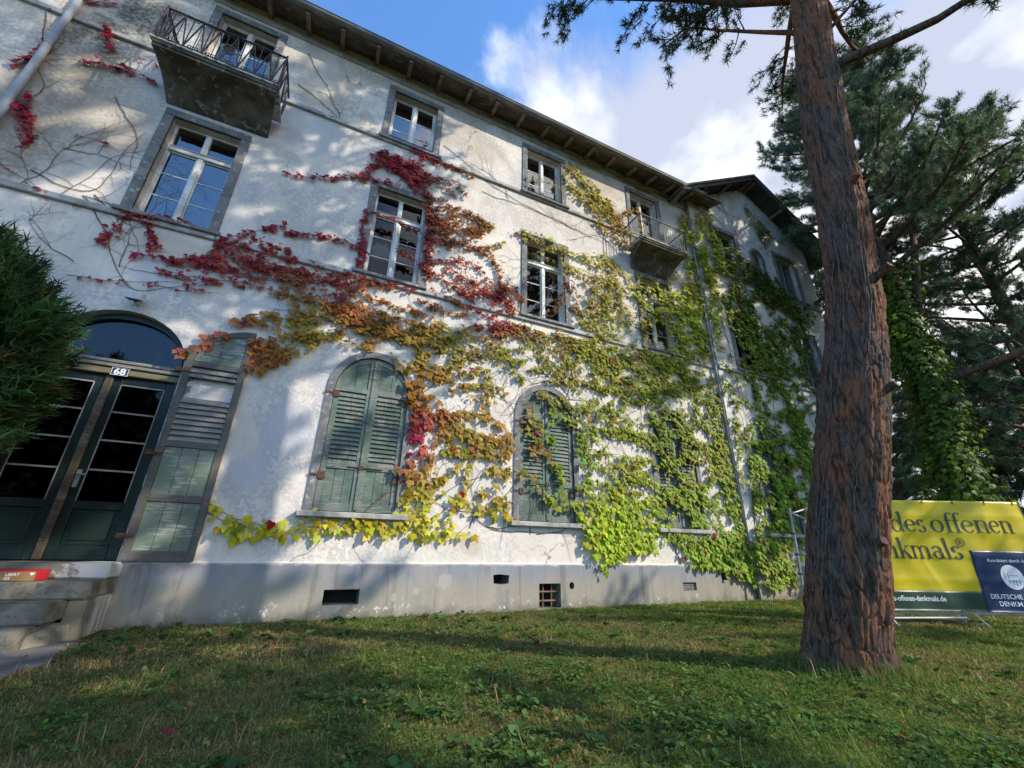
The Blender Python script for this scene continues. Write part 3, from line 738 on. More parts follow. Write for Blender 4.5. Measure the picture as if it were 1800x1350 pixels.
def balcony2():
    x0, x1, yf, z0, H = 6.50, 8.05, 6.33, 8.50, .78
    b = corbel(x0, x1, yf, z0 - .005, 8.0).build('balcony', M_CORBEL, VILLA, .006); b['label'] = 'balcony with plain upright bars, overgrown'
    MB().box(x0 - .03, x1 + .03, yf - .03, FY - .06, z0 - .004, z0 + .035).build('slab_edge', M_STONE_OLD, b, .008)
    zb, zt = z0 + .08, z0 + H
    pts = [((x0, yf), (x1, yf)), ((x0, yf), (x0, FY)), ((x1, yf), (x1, FY))]
    for (ax, ay), (bx, by) in pts:
        MB().bar((ax, ay, zt), (bx, by, zt), .03, .018, (0, 0, 1)).build('top_rail', M_IRON, b)
        MB().bar((ax, ay, zb), (bx, by, zb), .025, .015, (0, 0, 1)).build('bottom_rail', M_IRON, b)
        Ln = math.hypot(bx - ax, by - ay); n = int(Ln / .085)
        for i in range(n + 1):
            t = i / n; x, y = ax + (bx - ax) * t, ay + (by - ay) * t
            MB().tube([(x, y, zb - (.06 if i in (0, n) else 0)), (x, y, zt)], .013 if i in (0, n) else .0065, 5).build('baluster', M_IRON, b)
balcony2()

# eaves, gutters, roof ---------------------------------------------------------
def eaves():
    yo, zo, zi = 6.47, 11.30, 11.47
    sl = (zi - zo) / (FY - yo)
    n = 4
    for i in range(n):
        ya = yo + (FY - yo) * i / n + .002; yb = yo + (FY - yo) * (i + 1) / n - .002
        za, zb = zo + sl * (ya - yo), zo + sl * (yb - yo); dz = rng.uniform(0, .004)
        MB().hexa([(XL, ya, za + dz), (XW + .5, ya, za + dz), (XW + .5, yb, zb + dz), (XL, yb, zb + dz), (XL, ya, za + .022), (XW + .5, ya, za + .022), (XW + .5, yb, zb + .022), (XL, yb, zb + .022)]).build('eave_board', M_EAVE, VILLA)
    x = XL + .2
    while x < XW:
        w = .045; xx = x + rng.normal(0, .015)
        MB().hexa([(xx - w, yo + .02, zo - .075), (xx + w, yo + .02, zo - .075), (xx + w, FY + .02, zi - .115), (xx - w, FY + .02, zi - .115), (xx - w, yo + .02, zo + .002), (xx + w, yo + .02, zo + .002), (xx + w, FY + .02, zi), (xx - w, FY + .02, zi)]).build('rafter', M_RAFTER, VILLA, .006)
        x += .72
    prof = [(6.43 + .075 * math.cos(t), 11.36 + .075 * math.sin(t)) for t in np.linspace(math.pi, 2 * math.pi, 10)]
    m = MB(); k = len(prof)
    m.add([(XL, y, z) for y, z in prof] + [(XW + .25, y, z) for y, z in prof], [(i, i + 1, i + 1 + k, i + k) for i in range(k - 1)])
    m.tube([(XL, 6.35, 11.365), (XW + .25, 6.35, 11.365)], .012, 6)
    gt = m.build('gutter', M_ZINC, VILLA, smooth=True)
    x = XL + .5
    while x < XW:
        p2 = [(6.43 + .08 * math.cos(t), 11.36 + .08 * math.sin(t)) for t in np.linspace(math.pi, 2 * math.pi, 10)]
        MB().add([(x + dx, y, z) for dx in (-.014, .014) for y, z in p2], [(i, i + 1, i + 11, i + 10) for i in range(9)]).build('gutter_bracket', M_ZINC, gt)
        x += .72
    MB().hexa([(XL, 6.44, 11.385), (XW + 1, 6.44, 11.385), (XW + 1, 12, 13.35), (XL, 12, 13.35), (XL, 6.44, 11.425), (XW + 1, 6.44, 11.425), (XW + 1, 12, 13.43), (XL, 12, 13.43)]).build('roof', M_ROOF, VILLA)
    MB().hexa([(XL, 12, 13.35), (XW + 1, 12, 13.35), (XW + 1, 17.5, 11.4), (XL, 17.5, 11.4), (XL, 12, 13.43), (XW + 1, 12, 13.43), (XW + 1, 17.5, 11.46), (XL, 17.5, 11.46)]).build('roof', M_ROOF, VILLA)
    # wing
    cx, zr, s = 12.15, 13.36, .60; ov = .52; ex = 3.75
    for sg in (-1, 1):
        xe = cx + sg * ex; ze = zr - s * ex
        nb = 9
        for i in range(nb):
            ua, ub = i / nb, (i + 1) / nb - .006
            xa, xb = cx + sg * ex * ua, cx + sg * ex * ub; za, zb = zr - s * ex * ua, zr - s * ex * ub
            MB().hexa([(xa, WY - ov, za), (xb, WY - ov, zb), (xb, 17, zb), (xa, 17, za), (xa, WY - ov, za + .02), (xb, WY - ov, zb + .02), (xb, 17, zb + .02), (xa, 17, za + .02)]).build('gable_soffit_board', M_GABLEWOOD, VILLA)
        MB().hexa([(cx, WY - ov - .03, zr - .10), (xe, WY - ov - .03, ze - .10), (xe, WY - ov - .004, ze - .10), (cx, WY - ov - .004, zr - .10), (cx, WY - ov - .03, zr + .09), (xe, WY - ov - .03, ze + .09), (xe, WY - ov - .004, ze + .09), (cx, WY - ov - .004, zr + .09)]).build('bargeboard', M_GABLEWOOD, VILLA, .004)
        MB().hexa([(cx, WY - ov - .07, zr + .04), (xe, WY - ov - .07, ze + .04), (xe, 17.2, ze + .04), (cx, 17.2, zr + .04), (cx, WY - ov - .07, zr + .115), (xe, WY - ov - .07, ze + .115), (xe, 17.2, ze + .115), (cx, 17.2, zr + .115)]).build('roof', M_ROOF, VILLA)
        for u in (.03, .36, .70, .97):
            x = cx + sg * ex * u; z = zr - s * ex * u - .07
            MB().box(x - .05, x + .05, WY - ov + .02, WY + .03, z - .06, z + .05).build('purlin_end', M_RAFTER, VILLA, .006)
eaves()
def pipe(x, Y, z0, z1, mat, parent, r=.05):
    m = MB().tube([(x, Y - .09, z0), (x, Y - .09, z1)], r, 12); 
    o = m.build('downpipe', mat, parent, smooth=True)
    z = z0 + 1.0
    while z < z1:
        MB().tube([(x, Y - .09, z - .02), (x, Y - .09, z + .02)], r + .008, 12).box(x - .01, x + .01, Y - .09, Y, z - .012, z + .012).build('pipe_clamp', mat, o); z += 2.2
pipe(-5.14, FY, .75, 11.3, M_PIPE, VILLA)
pipe(9.1, FY, .2, 11.2, M_ZINC, VILLA, .036)

# steps ------------------------------------------------------------------------
ST = thing('entrance_steps', 'worn concrete entrance steps below the dark green door', 'steps', (-2.87, 6.3, 0))
xr = -1.99
def step(x0, x1, y0, y1, z0, z1, mat=M_CEMENT, name='step'):
    return MB().box(x0, x1, y0, y1, z0, z1).build(name, mat, ST, .014, seg=2)
def limed():
    k = Nodes('limewashed_threshold'); sx, sy, sz = k.sepz(); n = k.noise(7, 6, .65)
    c = k.mix(k.ramp(k.noise(3.5, 6, .6), .4, .62), (.24, .225, .195), (.16, .15, .13))
    c = k.mix(k.ramp(k.mth('ADD', sx, k.mth('MULTIPLY', k.mth('SUBTRACT', n, .5), 1.1)), -2.42, -2.30), c, (.56, .55, .54))
    return k.fin(c, .9, [(n, .5, .01)], .2)
def cheek_mat():
    k = Nodes('stained_cheek'); sx, sy, sz = k.sepz(); n = k.noise(5, 6, .65)
    c = k.mix(k.ramp(k.mth('ADD', sy, k.mth('MULTIPLY', k.mth('SUBTRACT', n, .5), .5)), 6.40, 6.62), (.20, .185, .14), (.52, .51, .49))
    c = k.mix(k.mth('MULTIPLY', k.ramp(k.noise(4, 5, .6, k.vec((3, 3, .5))), .5, .66), .7), c, (.17, .16, .10))
    return k.fin(c, .9, [(n, .5, .01)], .2)
step(-4.0, xr, 6.60, 7.16, .56, .722, limed(), 'threshold')
step(-4.2, -1.98, 6.24, 6.96, .385, .555)
step(-4.2, -2.14, 5.93, 6.55, .20, .382)
step(-4.2, -2.18, 5.60, 6.30, -.05, .197)
MB().box(-2.138, -1.986, 6.27, 6.96, -.05, .383).build('step_cheek', cheek_mat(), ST, .014, seg=2)
MB().hexa([(-2.176, 5.72, -.05), (-2.04, 5.90, -.05), (-2.02, 6.266, -.05), (-2.176, 6.266, -.05), (-2.176, 5.76, .15), (-2.07, 5.93, .11), (-2.04, 6.264, .17), (-2.176, 6.264, .18)]).build('broken_corner', M_CEMENT, ST, .02)
BX = thing('cardboard_box', 'flat red and brown printed cardboard box lying on the upper step', 'box', (-2.85, 6.33, .556))
M_RED = simple('red_print', (.50, .012, .02), (.42, .01, .02), 9, .45, .1); M_BROWNP = simple('brown_print', (.27, .155, .07), (.31, .18, .085), 7, .55, .1)
bx0, bx1, by0, by1, bz0, bz1 = -3.25, -2.45, 6.29, 6.52, .557, .66
MB().box(bx0, bx1, by0, by1, bz0, bz1).build('carton', M_RED, BX, .004)
MB().box(bx0 + .02, bx1 - .02, by0 - .003, by0 - .0005, bz0 + .004, bz1 - .014).build('printed_front', M_BROWNP, BX)
for t, x, z, sz in (('LBERT', -2.70, .606, .036), ('GS', -2.70, .572, .036)):
    o = link('lettering', text_mesh(t, sz, M_WHITEPRINT, 'lettering', 1.1, 'LEFT', .001), BX, (x, by0 - .0045, z)); o.rotation_euler = (rad(90), 0, 0)
hp = []
for i in range(24):
    t = 2 * math.pi * i / 24; hp.append((-2.50 + .0014 * 16 * math.sin(t) ** 3 * .75, .625 + .00105 * (13 * math.cos(t) - 5 * math.cos(2 * t) - 2 * math.cos(3 * t) - math.cos(4 * t))))
MB().prism(hp, by0 - .005, by0 - .0035).build('heart_mark', M_WHITEPRINT, BX)

# floodlight -------------------------------------------------------------------
fx, fz = -2.84, 4.17
FL = thing('floodlight', 'small white floodlight fixed above the arched door', 'lamp', (fx, FY - .1, fz))
M_LAMPW = simple('white_lamp_housing', (.72, .72, .72), (.62, .62, .62), 9, .4, .05)
hb = MB().hexa([(fx - .09, FY - .20, fz - .02), (fx + .09, FY - .20, fz - .02), (fx + .09, FY - .07, fz + .02), (fx - .09, FY - .07, fz + .02), (fx - .10, FY - .235, fz + .085), (fx + .10, FY - .235, fz + .085), (fx + .10, FY - .08, fz + .125), (fx - .10, FY - .08, fz + .125)]).build('housing', M_LAMPW, FL, .006)
MB().hexa([(fx - .08, FY - .195, fz - .026), (fx + .08, FY - .195, fz - .026), (fx + .08, FY - .08, fz + .008), (fx - .08, FY - .08, fz + .008), (fx - .08, FY - .195, fz - .021), (fx + .08, FY - .195, fz - .021), (fx + .08, FY - .08, fz + .013), (fx - .08, FY - .08, fz + .013)]).build('lens', M_DARK, FL)
MB().box(fx - .02, fx + .02, FY - .09, FY - .005, fz - .02, fz + .03).build('bracket', M_LAMPW, FL)
MB().tube([(fx + .06, FY - .09, fz - .01), (fx + .07, FY - .03, fz - .07), (fx + .07, FY - .01, fz - .12)], .006, 5).build('cable', M_LAMPW, FL)

# cardboard behind window B ------------------------------------------------------
for pts, lab in (([(.18, 5.80), (.50, 5.80), (.52, 6.02), (.42, 6.22), (.36, 6.17), (.25, 6.22), (.16, 6.06)], 'larger torn cardboard sheet behind the left panes of the window framed in red leaves'),
                 ([(.66, 5.80), (.98, 5.80), (.99, 5.95), (.80, 6.06), (.67, 6.05)], 'smaller torn cardboard sheet behind the right panes of the window framed in red leaves')):
    c = MB().prism([(a, b + .42) for a, b in pts], FY + .200, FY + .207).build('cardboard_sheet', M_CARD); tag(c, lab, 'cardboard')

# ------------------------------------------------------------------ banner on a barrier
BO = np.array([7.55, 4.333, 0.0]); BT = np.array([.9074, -.4203, 0]); BN = np.array([-.4203, -.9074, 0])
BLEN, BZ0, BZ1 = 3.38, .19, 1.82
def wrinkle(s, z):
    s = np.asarray(s, float); z = np.asarray(z, float)
    w = .02 * np.sin(s * 2.3 + z * 1.1) + .011 * np.sin(s * 5.1 - z * 3.7) + .005 * np.sin(s * 11 + z * 7) + .010 * np.sin(s * 12.57 - .6) * np.clip((z - 1.45) / .4, 0, 1)
    for c in (1.58, 1.32, .98, .62): w = w + .006 * np.exp(-((z - c) / .05) ** 2)
    for s0, z0, sl in ((1.35, 1.2, .25), (1.55, .75, -.35), (2.6, 1.4, .3)): w = w + .009 * np.exp(-(((s - s0) - sl * (z - z0)) / .035) ** 2) * np.exp(-((z - z0) / .35) ** 2)
    return w
def bpos(s, z, off=0.0):
    s = np.asarray(s, float); z = np.asarray(z, float); w = wrinkle(s, z) + off
    return BO[None] + s[:, None] * BT + w[:, None] * BN + np.stack([0 * z, 0 * z, z], 1)
BAN = thing('event_banner', 'yellow event banner with blue corner tied to a steel barrier', 'banner', (9.0, 3.66, 0))
def sheet(name, s0, s1, z0, z1, off, mat, thick=.003, slant=0):
    n, m = max(8, int((s1 - s0) / .04)), max(4, int((z1 - z0) / .03))
    S, Z = np.meshgrid(np.linspace(0, 1, n), np.linspace(z0, z1, m)); s = s0 + S.ravel() * (s1 - s0); z = Z.ravel()
    A = bpos(s, z, off); B = bpos(s, z, off - thick); i = np.arange(n * m).reshape(m, n)
    q = np.stack([i[:-1, :-1].ravel(), i[:-1, 1:].ravel(), i[1:, 1:].ravel(), i[1:, :-1].ravel()], 1)
    F_ = [q, q[:, ::-1] + n * m]
    for e in (i[0], i[-1], i[:, 0], i[:, -1]): F_.append(np.stack([e[:-1], e[1:], e[1:] + n * m, e[:-1] + n * m], 1))
    return link(name, np_mesh(name, np.concatenate([A, B]), np.concatenate(F_), mat, smooth=True), BAN)
def vinyl(name, c1, c2):
    k = Nodes(name); c = k.mix(k.ramp(k.noise(2.5, 4, .6), .35, .7), c1, c2)
    k.fin(c, .38, [(k.noise(9, 5, .6, k.vec((1, 1, 3))), .12, .02)], .45)
    t = k.n('ShaderNodeBsdfTranslucent'); k.l(c, t.inputs[0]); mx = k.n('ShaderNodeMixShader'); mx.inputs[0].default_value = .25
    k.l(k.p.outputs[0], mx.inputs[1]); k.l(t.outputs[0], mx.inputs[2]); k.l(mx.outputs[0], k.out.inputs[0]); return k.m
M_YEL = vinyl('yellow_vinyl', (.74, .585, .012), (.66, .53, .015)); M_BLU = vinyl('blue_vinyl', (.016, .042, .115), (.02, .05, .13)); M_GRN = vinyl('green_vinyl', (.022, .06, .035), (.03, .09, .045))
M_INK = simple('dark_print', (.035, .035, .04), (.05, .05, .055), 9, .45, .05)
sheet('banner_cloth', 0, BLEN, BZ0, BZ1, 0, M_YEL)
sheet('green_strip', .004, 2.232, BZ0 + .003, .47, .004, M_GRN, .0035)
sheet('blue_panel', 2.235, BLEN - .004, BZ0 + .003, 1.06, .004, M_BLU, .0035)
# serif lettering made of swelling strokes
TN, TK = .05, .19
def arcp(cx, cy, rx, ry, a0, a1, n=22, thin=TN, thick=TK):
    r = []
    for i in range(n + 1):
        a = rad(a0 + (a1 - a0) * i / n); c = abs(math.cos(a)); r.append((cx + rx * math.cos(a), cy + ry * math.sin(a), thin + (thick - thin) * c ** 1.6))
    return r
def ln(x0, y0, x1, y1, w0, w1=None, n=4):
    w1 = w0 if w1 is None else w1
    return [(x0 + (x1 - x0) * i / n, y0 + (y1 - y0) * i / n, w0 + (w1 - w0) * i / n) for i in range(n + 1)]
def sf(x, y, w=.26, d=1): return ln(x - w, y + .03 * d, x + w, y + .03 * d, .06)
GL = {
 'o': (1.06, [arcp(.5, .5, .40, .47, 0, 360)]),
 'e': (.98, [arcp(.48, .5, .38, .47, 8, 322), ln(.14, .55, .84, .56, .06)]),
 'd': (1.14, [arcp(.46, .48, .36, .45, 25, 335), ln(.88, 1.58, .88, .02, TK), ln(.68, 1.50, .90, 1.60, .09, .05), ln(.88, .03, 1.08, .05, .07)]),
 's': (.82, [arcp(.40, .74, .24, .22, 25, 250, thin=.06), arcp(.40, .26, .27, .24, 80, -165, thin=.06), ln(.62, .80, .62, .96, .05), ln(.12, .20, .12, .03, .05)]),
 'f': (.66, [ln(.30, .02, .30, 1.25, TK), arcp(.56, 1.25, .26, .30, 180, 40, 12), sf(.32, 0), ln(.06, .96, .62, .96, .06)]),
 'n': (1.16, [ln(.24, .02, .24, .98, TK), ln(.04, .92, .26, .99, .09, .05), arcp(.56, .62, .33, .34, 165, 0, 14), ln(.89, .62, .89, .02, TK), sf(.24, 0, .22), sf(.89, 0, .22)]),
 'm': (1.74, [ln(.24, .02, .24, .98, TK), ln(.04, .92, .26, .99, .09, .05), arcp(.54, .64, .30, .33, 165, 0, 12), ln(.84, .64, .84, .02, TK), arcp(1.14, .64, .30, .33, 165, 0, 12), ln(1.44, .64, 1.44, .02, TK), sf(.24, 0, .2), sf(.84, 0, .2), sf(1.44, 0, .2)]),
 'k': (1.08, [ln(.24, .02, .24, 1.58, TK), ln(.04, 1.50, .26, 1.60, .09, .05), ln(.30, .44, .80, .94, .06), ln(.46, .58, .92, .03, .17), sf(.24, 0, .2), sf(.92, 0, .18), ln(.62, .95, .98, .95, .05)]),
 'a': (.96, [arcp(.42, .30, .30, .28, 20, 340, 16, .06, .17), arcp(.42, .68, .28, .29, 155, 0, 12), ln(.70, .68, .70, .08, TK), ln(.70, .08, .92, .06, .08)]),
 'l': (.54, [ln(.26, .02, .26, 1.58, TK), ln(.06, 1.50, .28, 1.60, .09, .05), sf(.26, 0, .22)]),
 'T': (1.22, [ln(.58, .02, .58, 1.42, .2), ln(.06, 1.40, 1.10, 1.40, .08), ln(.07, 1.40, .07, 1.12, .07, .04), ln(1.09, 1.40, 1.09, 1.12, .07, .04), sf(.58, 0, .28)]),
 'D': (1.48, [ln(.28, .02, .28, 1.42, .2), arcp(.52, .72, .76, .68, 90, -90, 20), ln(.06, 1.40, .56, 1.40, .07), ln(.06, .035, .56, .035, .07)]),
 'g': (1.02, [arcp(.44, .66, .30, .31, 0, 360, 18, .06, .16), arcp(.46, -.22, .38, .25, 0, 360, 20, .06, .15), ln(.26, .40, .24, .10, .1), ln(.24, .10, .70, .02, .12), ln(.66, .90, .94, .96, .09)]),
 ' ': (.42, []),
}
def stroke_text(txt, s, z, u, off, mat, name='lettering', track=.0):
    V_, F_ = [], []; x = 0
    for ch in txt:
        adv, strokes = GL[ch]
        for st in strokes:
            p = np.array([(a, b) for a, b, _ in st]); w = np.array([c for _, _, c in st])
            t = np.gradient(p, axis=0); t /= np.linalg.norm(t, axis=1)[:, None] + 1e-9; nr = np.stack([-t[:, 1], t[:, 0]], 1)
            b = len(V_)
            for i in range(len(p)):
                V_.append(p[i] + nr[i] * w[i] / 2 + [x, 0]); V_.append(p[i] - nr[i] * w[i] / 2 + [x, 0])
            for i in range(len(p) - 1): F_.append((b + 2 * i, b + 2 * i + 1, b + 2 * i + 3, b + 2 * i + 2))
        x += adv + track
    V_ = np.array(V_)
    lay = np.repeat(np.arange(len(V_) // 2) % 7, 2) * .00012
    P_ = bpos(s + V_[:, 0] * u, z + V_[:, 1] * u, off) + lay[:len(V_), None] * BN
    return link(name, np_mesh(name, P_, np.array(F_), mat), BAN), x * u
def flat_text(txt, s, z, size, off, mat, sx=1.0):
    me = text_mesh(txt, size, mat, 'lettering', sx, 'LEFT', .001)
    n = len(me.vertices); co = np.empty(n * 3, np.float32); me.vertices.foreach_get('co', co); co = co.reshape(-1, 3)
    P_ = bpos(s + co[:, 0], z + co[:, 1], off) + co[:, 2:3] * BN
    me.vertices.foreach_set('co', P_.astype(np.float32).ravel()); me.update()
    return link('lettering', me, BAN)
U1 = .197
stroke_text('Tag des offenen', .42, 1.325, U1, .006, M_INK)
stroke_text('Denkmals', .41, 0.925, U1, .006, M_INK)
rs, rz = 2.15, 1.18
m = MB()
rp = lambda r: [(rs + r * math.cos(t), rz + r * 1.05 * math.sin(t)) for t in np.linspace(0, 2 * math.pi, 24, endpoint=False)]
m.band(rp(.052), rp(.062), 0, .001, True); me = m.mesh('registered_mark', M_INK)
def wrap(me, off):
    n = len(me.vertices); co = np.empty(n * 3, np.float32); me.vertices.foreach_get('co', co); co = co.reshape(-1, 3)
    P_ = bpos(co[:, 0], co[:, 2], off) - co[:, 1:2] * BN
    me.vertices.foreach_set('co', P_.astype(np.float32).ravel()); me.update(); return me
link('registered_mark', wrap(me, .0045), BAN); flat_text('R', rs - .026, rz - .03, .085, .0035, M_INK)
flat_text('www.tag-des-offenen-denkmals.de', .37, .325, .105, .010, M_WHITEPRINT, .86)
flat_text('Koordiniert durch die', 2.45, .895, .068, .010, M_WHITEPRINT, 1.0)
flat_text('DEUTSCHE STIFTUNG', 2.335, .375, .092, .010, M_WHITEPRINT, .98)
flat_text('DENKMALSCHUTZ', 2.43, .275, .092, .010, M_WHITEPRINT, 1.0)
ec = (2.76, .68); disc = [(ec[0] + .165 * math.cos(t), ec[1] + .175 * math.sin(t)) for t in np.linspace(0, 2 * math.pi, 36, endpoint=False)]
me = MB().prism(disc, 0, .001).mesh('emblem_disc', M_WHITEPRINT); link('emblem_disc', wrap(me, .0075), BAN)
em = MB()
def el(*p, w=.008):
    for (a, b), (c, d) in zip(p[:-1], p[1:]):
        L_ = math.hypot(c - a, d - b); nx_, nz_ = -(d - b) / L_ * w / 2, (c - a) / L_ * w / 2
        em.prism([(ec[0] + a + nx_, ec[1] + b + nz_), (ec[0] + a - nx_, ec[1] + b - nz_), (ec[0] + c - nx_, ec[1] + d - nz_), (ec[0] + c + nx_, ec[1] + d + nz_)], 0, .0008)
el((-.11, -.02), (-.11, .07), (-.085, .11), (-.06, .07), (-.06, -.02)); el((-.05, .05), (.0, .10), (.05, .05), (.05, .0)); el((.0, .06), (.11, .06)); el((-.06, .02), (.12, .02)); el((-.08, -.05), (.10, -.05)); el((-.07, -.05), (-.07, -.10)); el((-.02, -.05), (-.02, -.12)); el((.03, -.05), (.03, -.12)); el((.08, -.05), (.08, -.10))
link('emblem_drawing', wrap(em.mesh('emblem_drawing', M_BLU), .009), BAN)
for i in range(7):
    s = .25 + i * .5; p = bpos(np.array([s]), np.array([1.80]), .004)[0]
    MB().tube([p + BN * .003, p + BN * .006 + np.array([.02, 0, .03]), p - BN * .03 + np.array([.01, 0, .04])], .007, 5).build('cable_tie', M_INK, BAN)
for i in range(7):
    s = .25 + i * .5
    e_ = MB().band([(s + .012 * math.cos(t), 1.785 + .012 * math.sin(t)) for t in np.linspace(0, 6.283, 12, endpoint=False)], [(s + .022 * math.cos(t), 1.785 + .022 * math.sin(t)) for t in np.linspace(0, 6.283, 12, endpoint=False)], 0, .002, True).mesh('eyelet', M_ZINC); link('eyelet', wrap(e_, .006), BAN)
# barrier behind the cloth
BR = thing('steel_barrier', 'galvanised steel crowd barrier standing behind the yellow banner', 'barrier', (9.0, 3.75, 0))
M_GALV = simple('galvanised_steel', (.36, .36, .36), (.26, .26, .265), 8, .45, .1, spec=.5)
def bq(s, z, back=.06): return tuple(BO + BT * s - BN * back + np.array([0, 0, z]))
MB().tube([bq(.2, .16), bq(.2, 1.70), bq(3.2, 1.70), bq(3.2, .16), bq(.2, .16)], .019, 8).build('frame', M_GALV, BR)
for i in range(16): MB().tube([bq(.36 + i * .18, .16), bq(.36 + i * .18, 1.70)], .007, 5).build('bar', M_GALV, BR)
for s in (.55, 1.86, 2.95):
    a = BO + BT * s
    MB().bar(a - BN * .35 + [0, 0, .035], a + BN * .30 + [0, 0, .035], .045, .012, (0, 0, 1)).bar(a + BN * .30 + [0, 0, .02], a + BN * .12 + [0, 0, .17], .04, .012, (.3, 0, 1)).bar(a - BN * .06 + [0, 0, .03], a - BN * .06 + [0, 0, .2], .03, .03, (1, 0, 0)).build('foot', M_GALV, BR)
MB().tube([bq(.1, .085, -.10), bq(1.0, .10, -.06), bq(1.83, .11, -.02)], .016, 7).build('bottom_rod', M_GALV, BR)

# metal pole with braces beside the wing
PO = at_z(1418, 1060, 0); PO = np.array([10.75, 6.15, 0])
base = at_y(1414, 1052, 6.2); top = at_y(1388, 893, 6.2)
SCF = thing('scaffold_pole', 'pale metal pole with cross braces standing before the creeper at the wing', 'pole', (base[0], 6.2, 0))
MB().tube([(base[0], 6.2, .0), tuple(top)], .026, 8).build('upright', M_GALV, SCF)
q = at_y(1425, 892, 6.2); r_ = at_y(1428, 918, 6.35)
MB().tube([tuple(top + [0, 0, -.12]), tuple(q)], .018, 7).build('brace', M_GALV, SCF); MB().tube([tuple(top + [0, 0, -.1]), tuple(r_)], .018, 7).build('brace', M_GALV, SCF)
for t in (.3, .5, .72):
    p = np.array([base[0], 6.2, 0]) * (1 - t) + top * t
    MB().box(p[0] - .03, p[0] + .06, 6.16, 6.24, p[2] - .012, p[2] + .012).build('clip', M_INK, SCF)

# ------------------------------------------------------------------ trees
def tuft_arrays(P, D, n=14, ln_=.085, w=.004, spread=.9, base=(.045, .085, .035), var=.35, seed=1, axis=.05):
    g = np.random.default_rng(seed); N = len(P)
    P = np.repeat(P, n, 0); D = np.repeat(D, n, 0)
    R = g.normal(0, 1, (N * n, 3)); d = D + R * spread; d /= np.linalg.norm(d, axis=1)[:, None]
    b = P + D * g.uniform(-axis, axis, (N * n, 1)); l = ln_ * g.uniform(.7, 1.25, (N * n, 1))
    s = np.cross(d, g.normal(0, 1, (N * n, 3))); s /= np.linalg.norm(s, axis=1)[:, None] + 1e-9
    V_ = np.stack([b - s * w, b + s * w, b + d * l], 1).reshape(-1, 3)
    F_ = np.arange(len(V_)).reshape(-1, 3)
    c = np.array(base)[None] * (1 + var * g.normal(0, 1, (N, 1))).clip(.35, 2.0); c = c * (1 + .12 * g.normal(0, 1, (N, 3)))
    C_ = np.repeat(np.repeat(c, n, 0), 3, 0).clip(.004, .9)
    return V_, F_, C_

def curve(p0, d, L_, up=.25, wob=.12, n=7, g=random):
    p = np.array(p0, float); d = np.array(d, float); d /= np.linalg.norm(d); pts = [p.copy()]
    for i in range(n):
        d = d + np.array([g.uniform(-wob, wob), g.uniform(-wob, wob), g.uniform(-wob, wob) + up / n]); d /= np.linalg.norm(d)
        p = p + d * L_ / n; pts.append(p.copy())
    return pts
def interp_pts(pts, t):
    k = t * (len(pts) - 1); i = min(int(k), len(pts) - 2); f = k - i; return pts[i] * (1 - f) + pts[i + 1] * f, pts[i + 1] - pts[i]
def limb_foliage(pts, g, twigs=12, twl=.7, tufts=11, start=.3, droop=-.1, mb=None, flat=.35):
    P_, D_ = [], []
    L_ = sum(np.linalg.norm(b - a) for a, b in zip(pts[:-1], pts[1:]))
    for i in range(twigs):
        t = start + (1 - start) * (i + g.uniform(0, 1)) / twigs
        p, d = interp_pts(pts, min(t, .999)); d = d / np.linalg.norm(d)
        sdir = np.cross(d, [0, 0, 1]); sdir /= np.linalg.norm(sdir) + 1e-9
        v = d * g.uniform(.3, .9) + sdir * g.choice((-1, 1)) * g.uniform(.3, 1.0) + np.array([0, 0, g.uniform(-flat, flat) + droop])
        tw = curve(p, v, twl * g.uniform(.5, 1.2) * (1.15 - .55 * t), up=.3, wob=.22, n=5, g=g)
        if mb is not None: mb.tube(tw, [.011, .009, .008, .006, .005, .003], 4, False)
        for j in range(tufts):
            q, e = interp_pts(tw, min(.999, .2 + .8 * (j + g.uniform(0, 1)) / tufts)); e = e / (np.linalg.norm(e) + 1e-9)
            P_.append(q + np.array([g.gauss(0, .05), g.gauss(0, .05), g.gauss(0, .045)])); D_.append(e * .8 + np.array([0, 0, .35]))
    return P_, D_

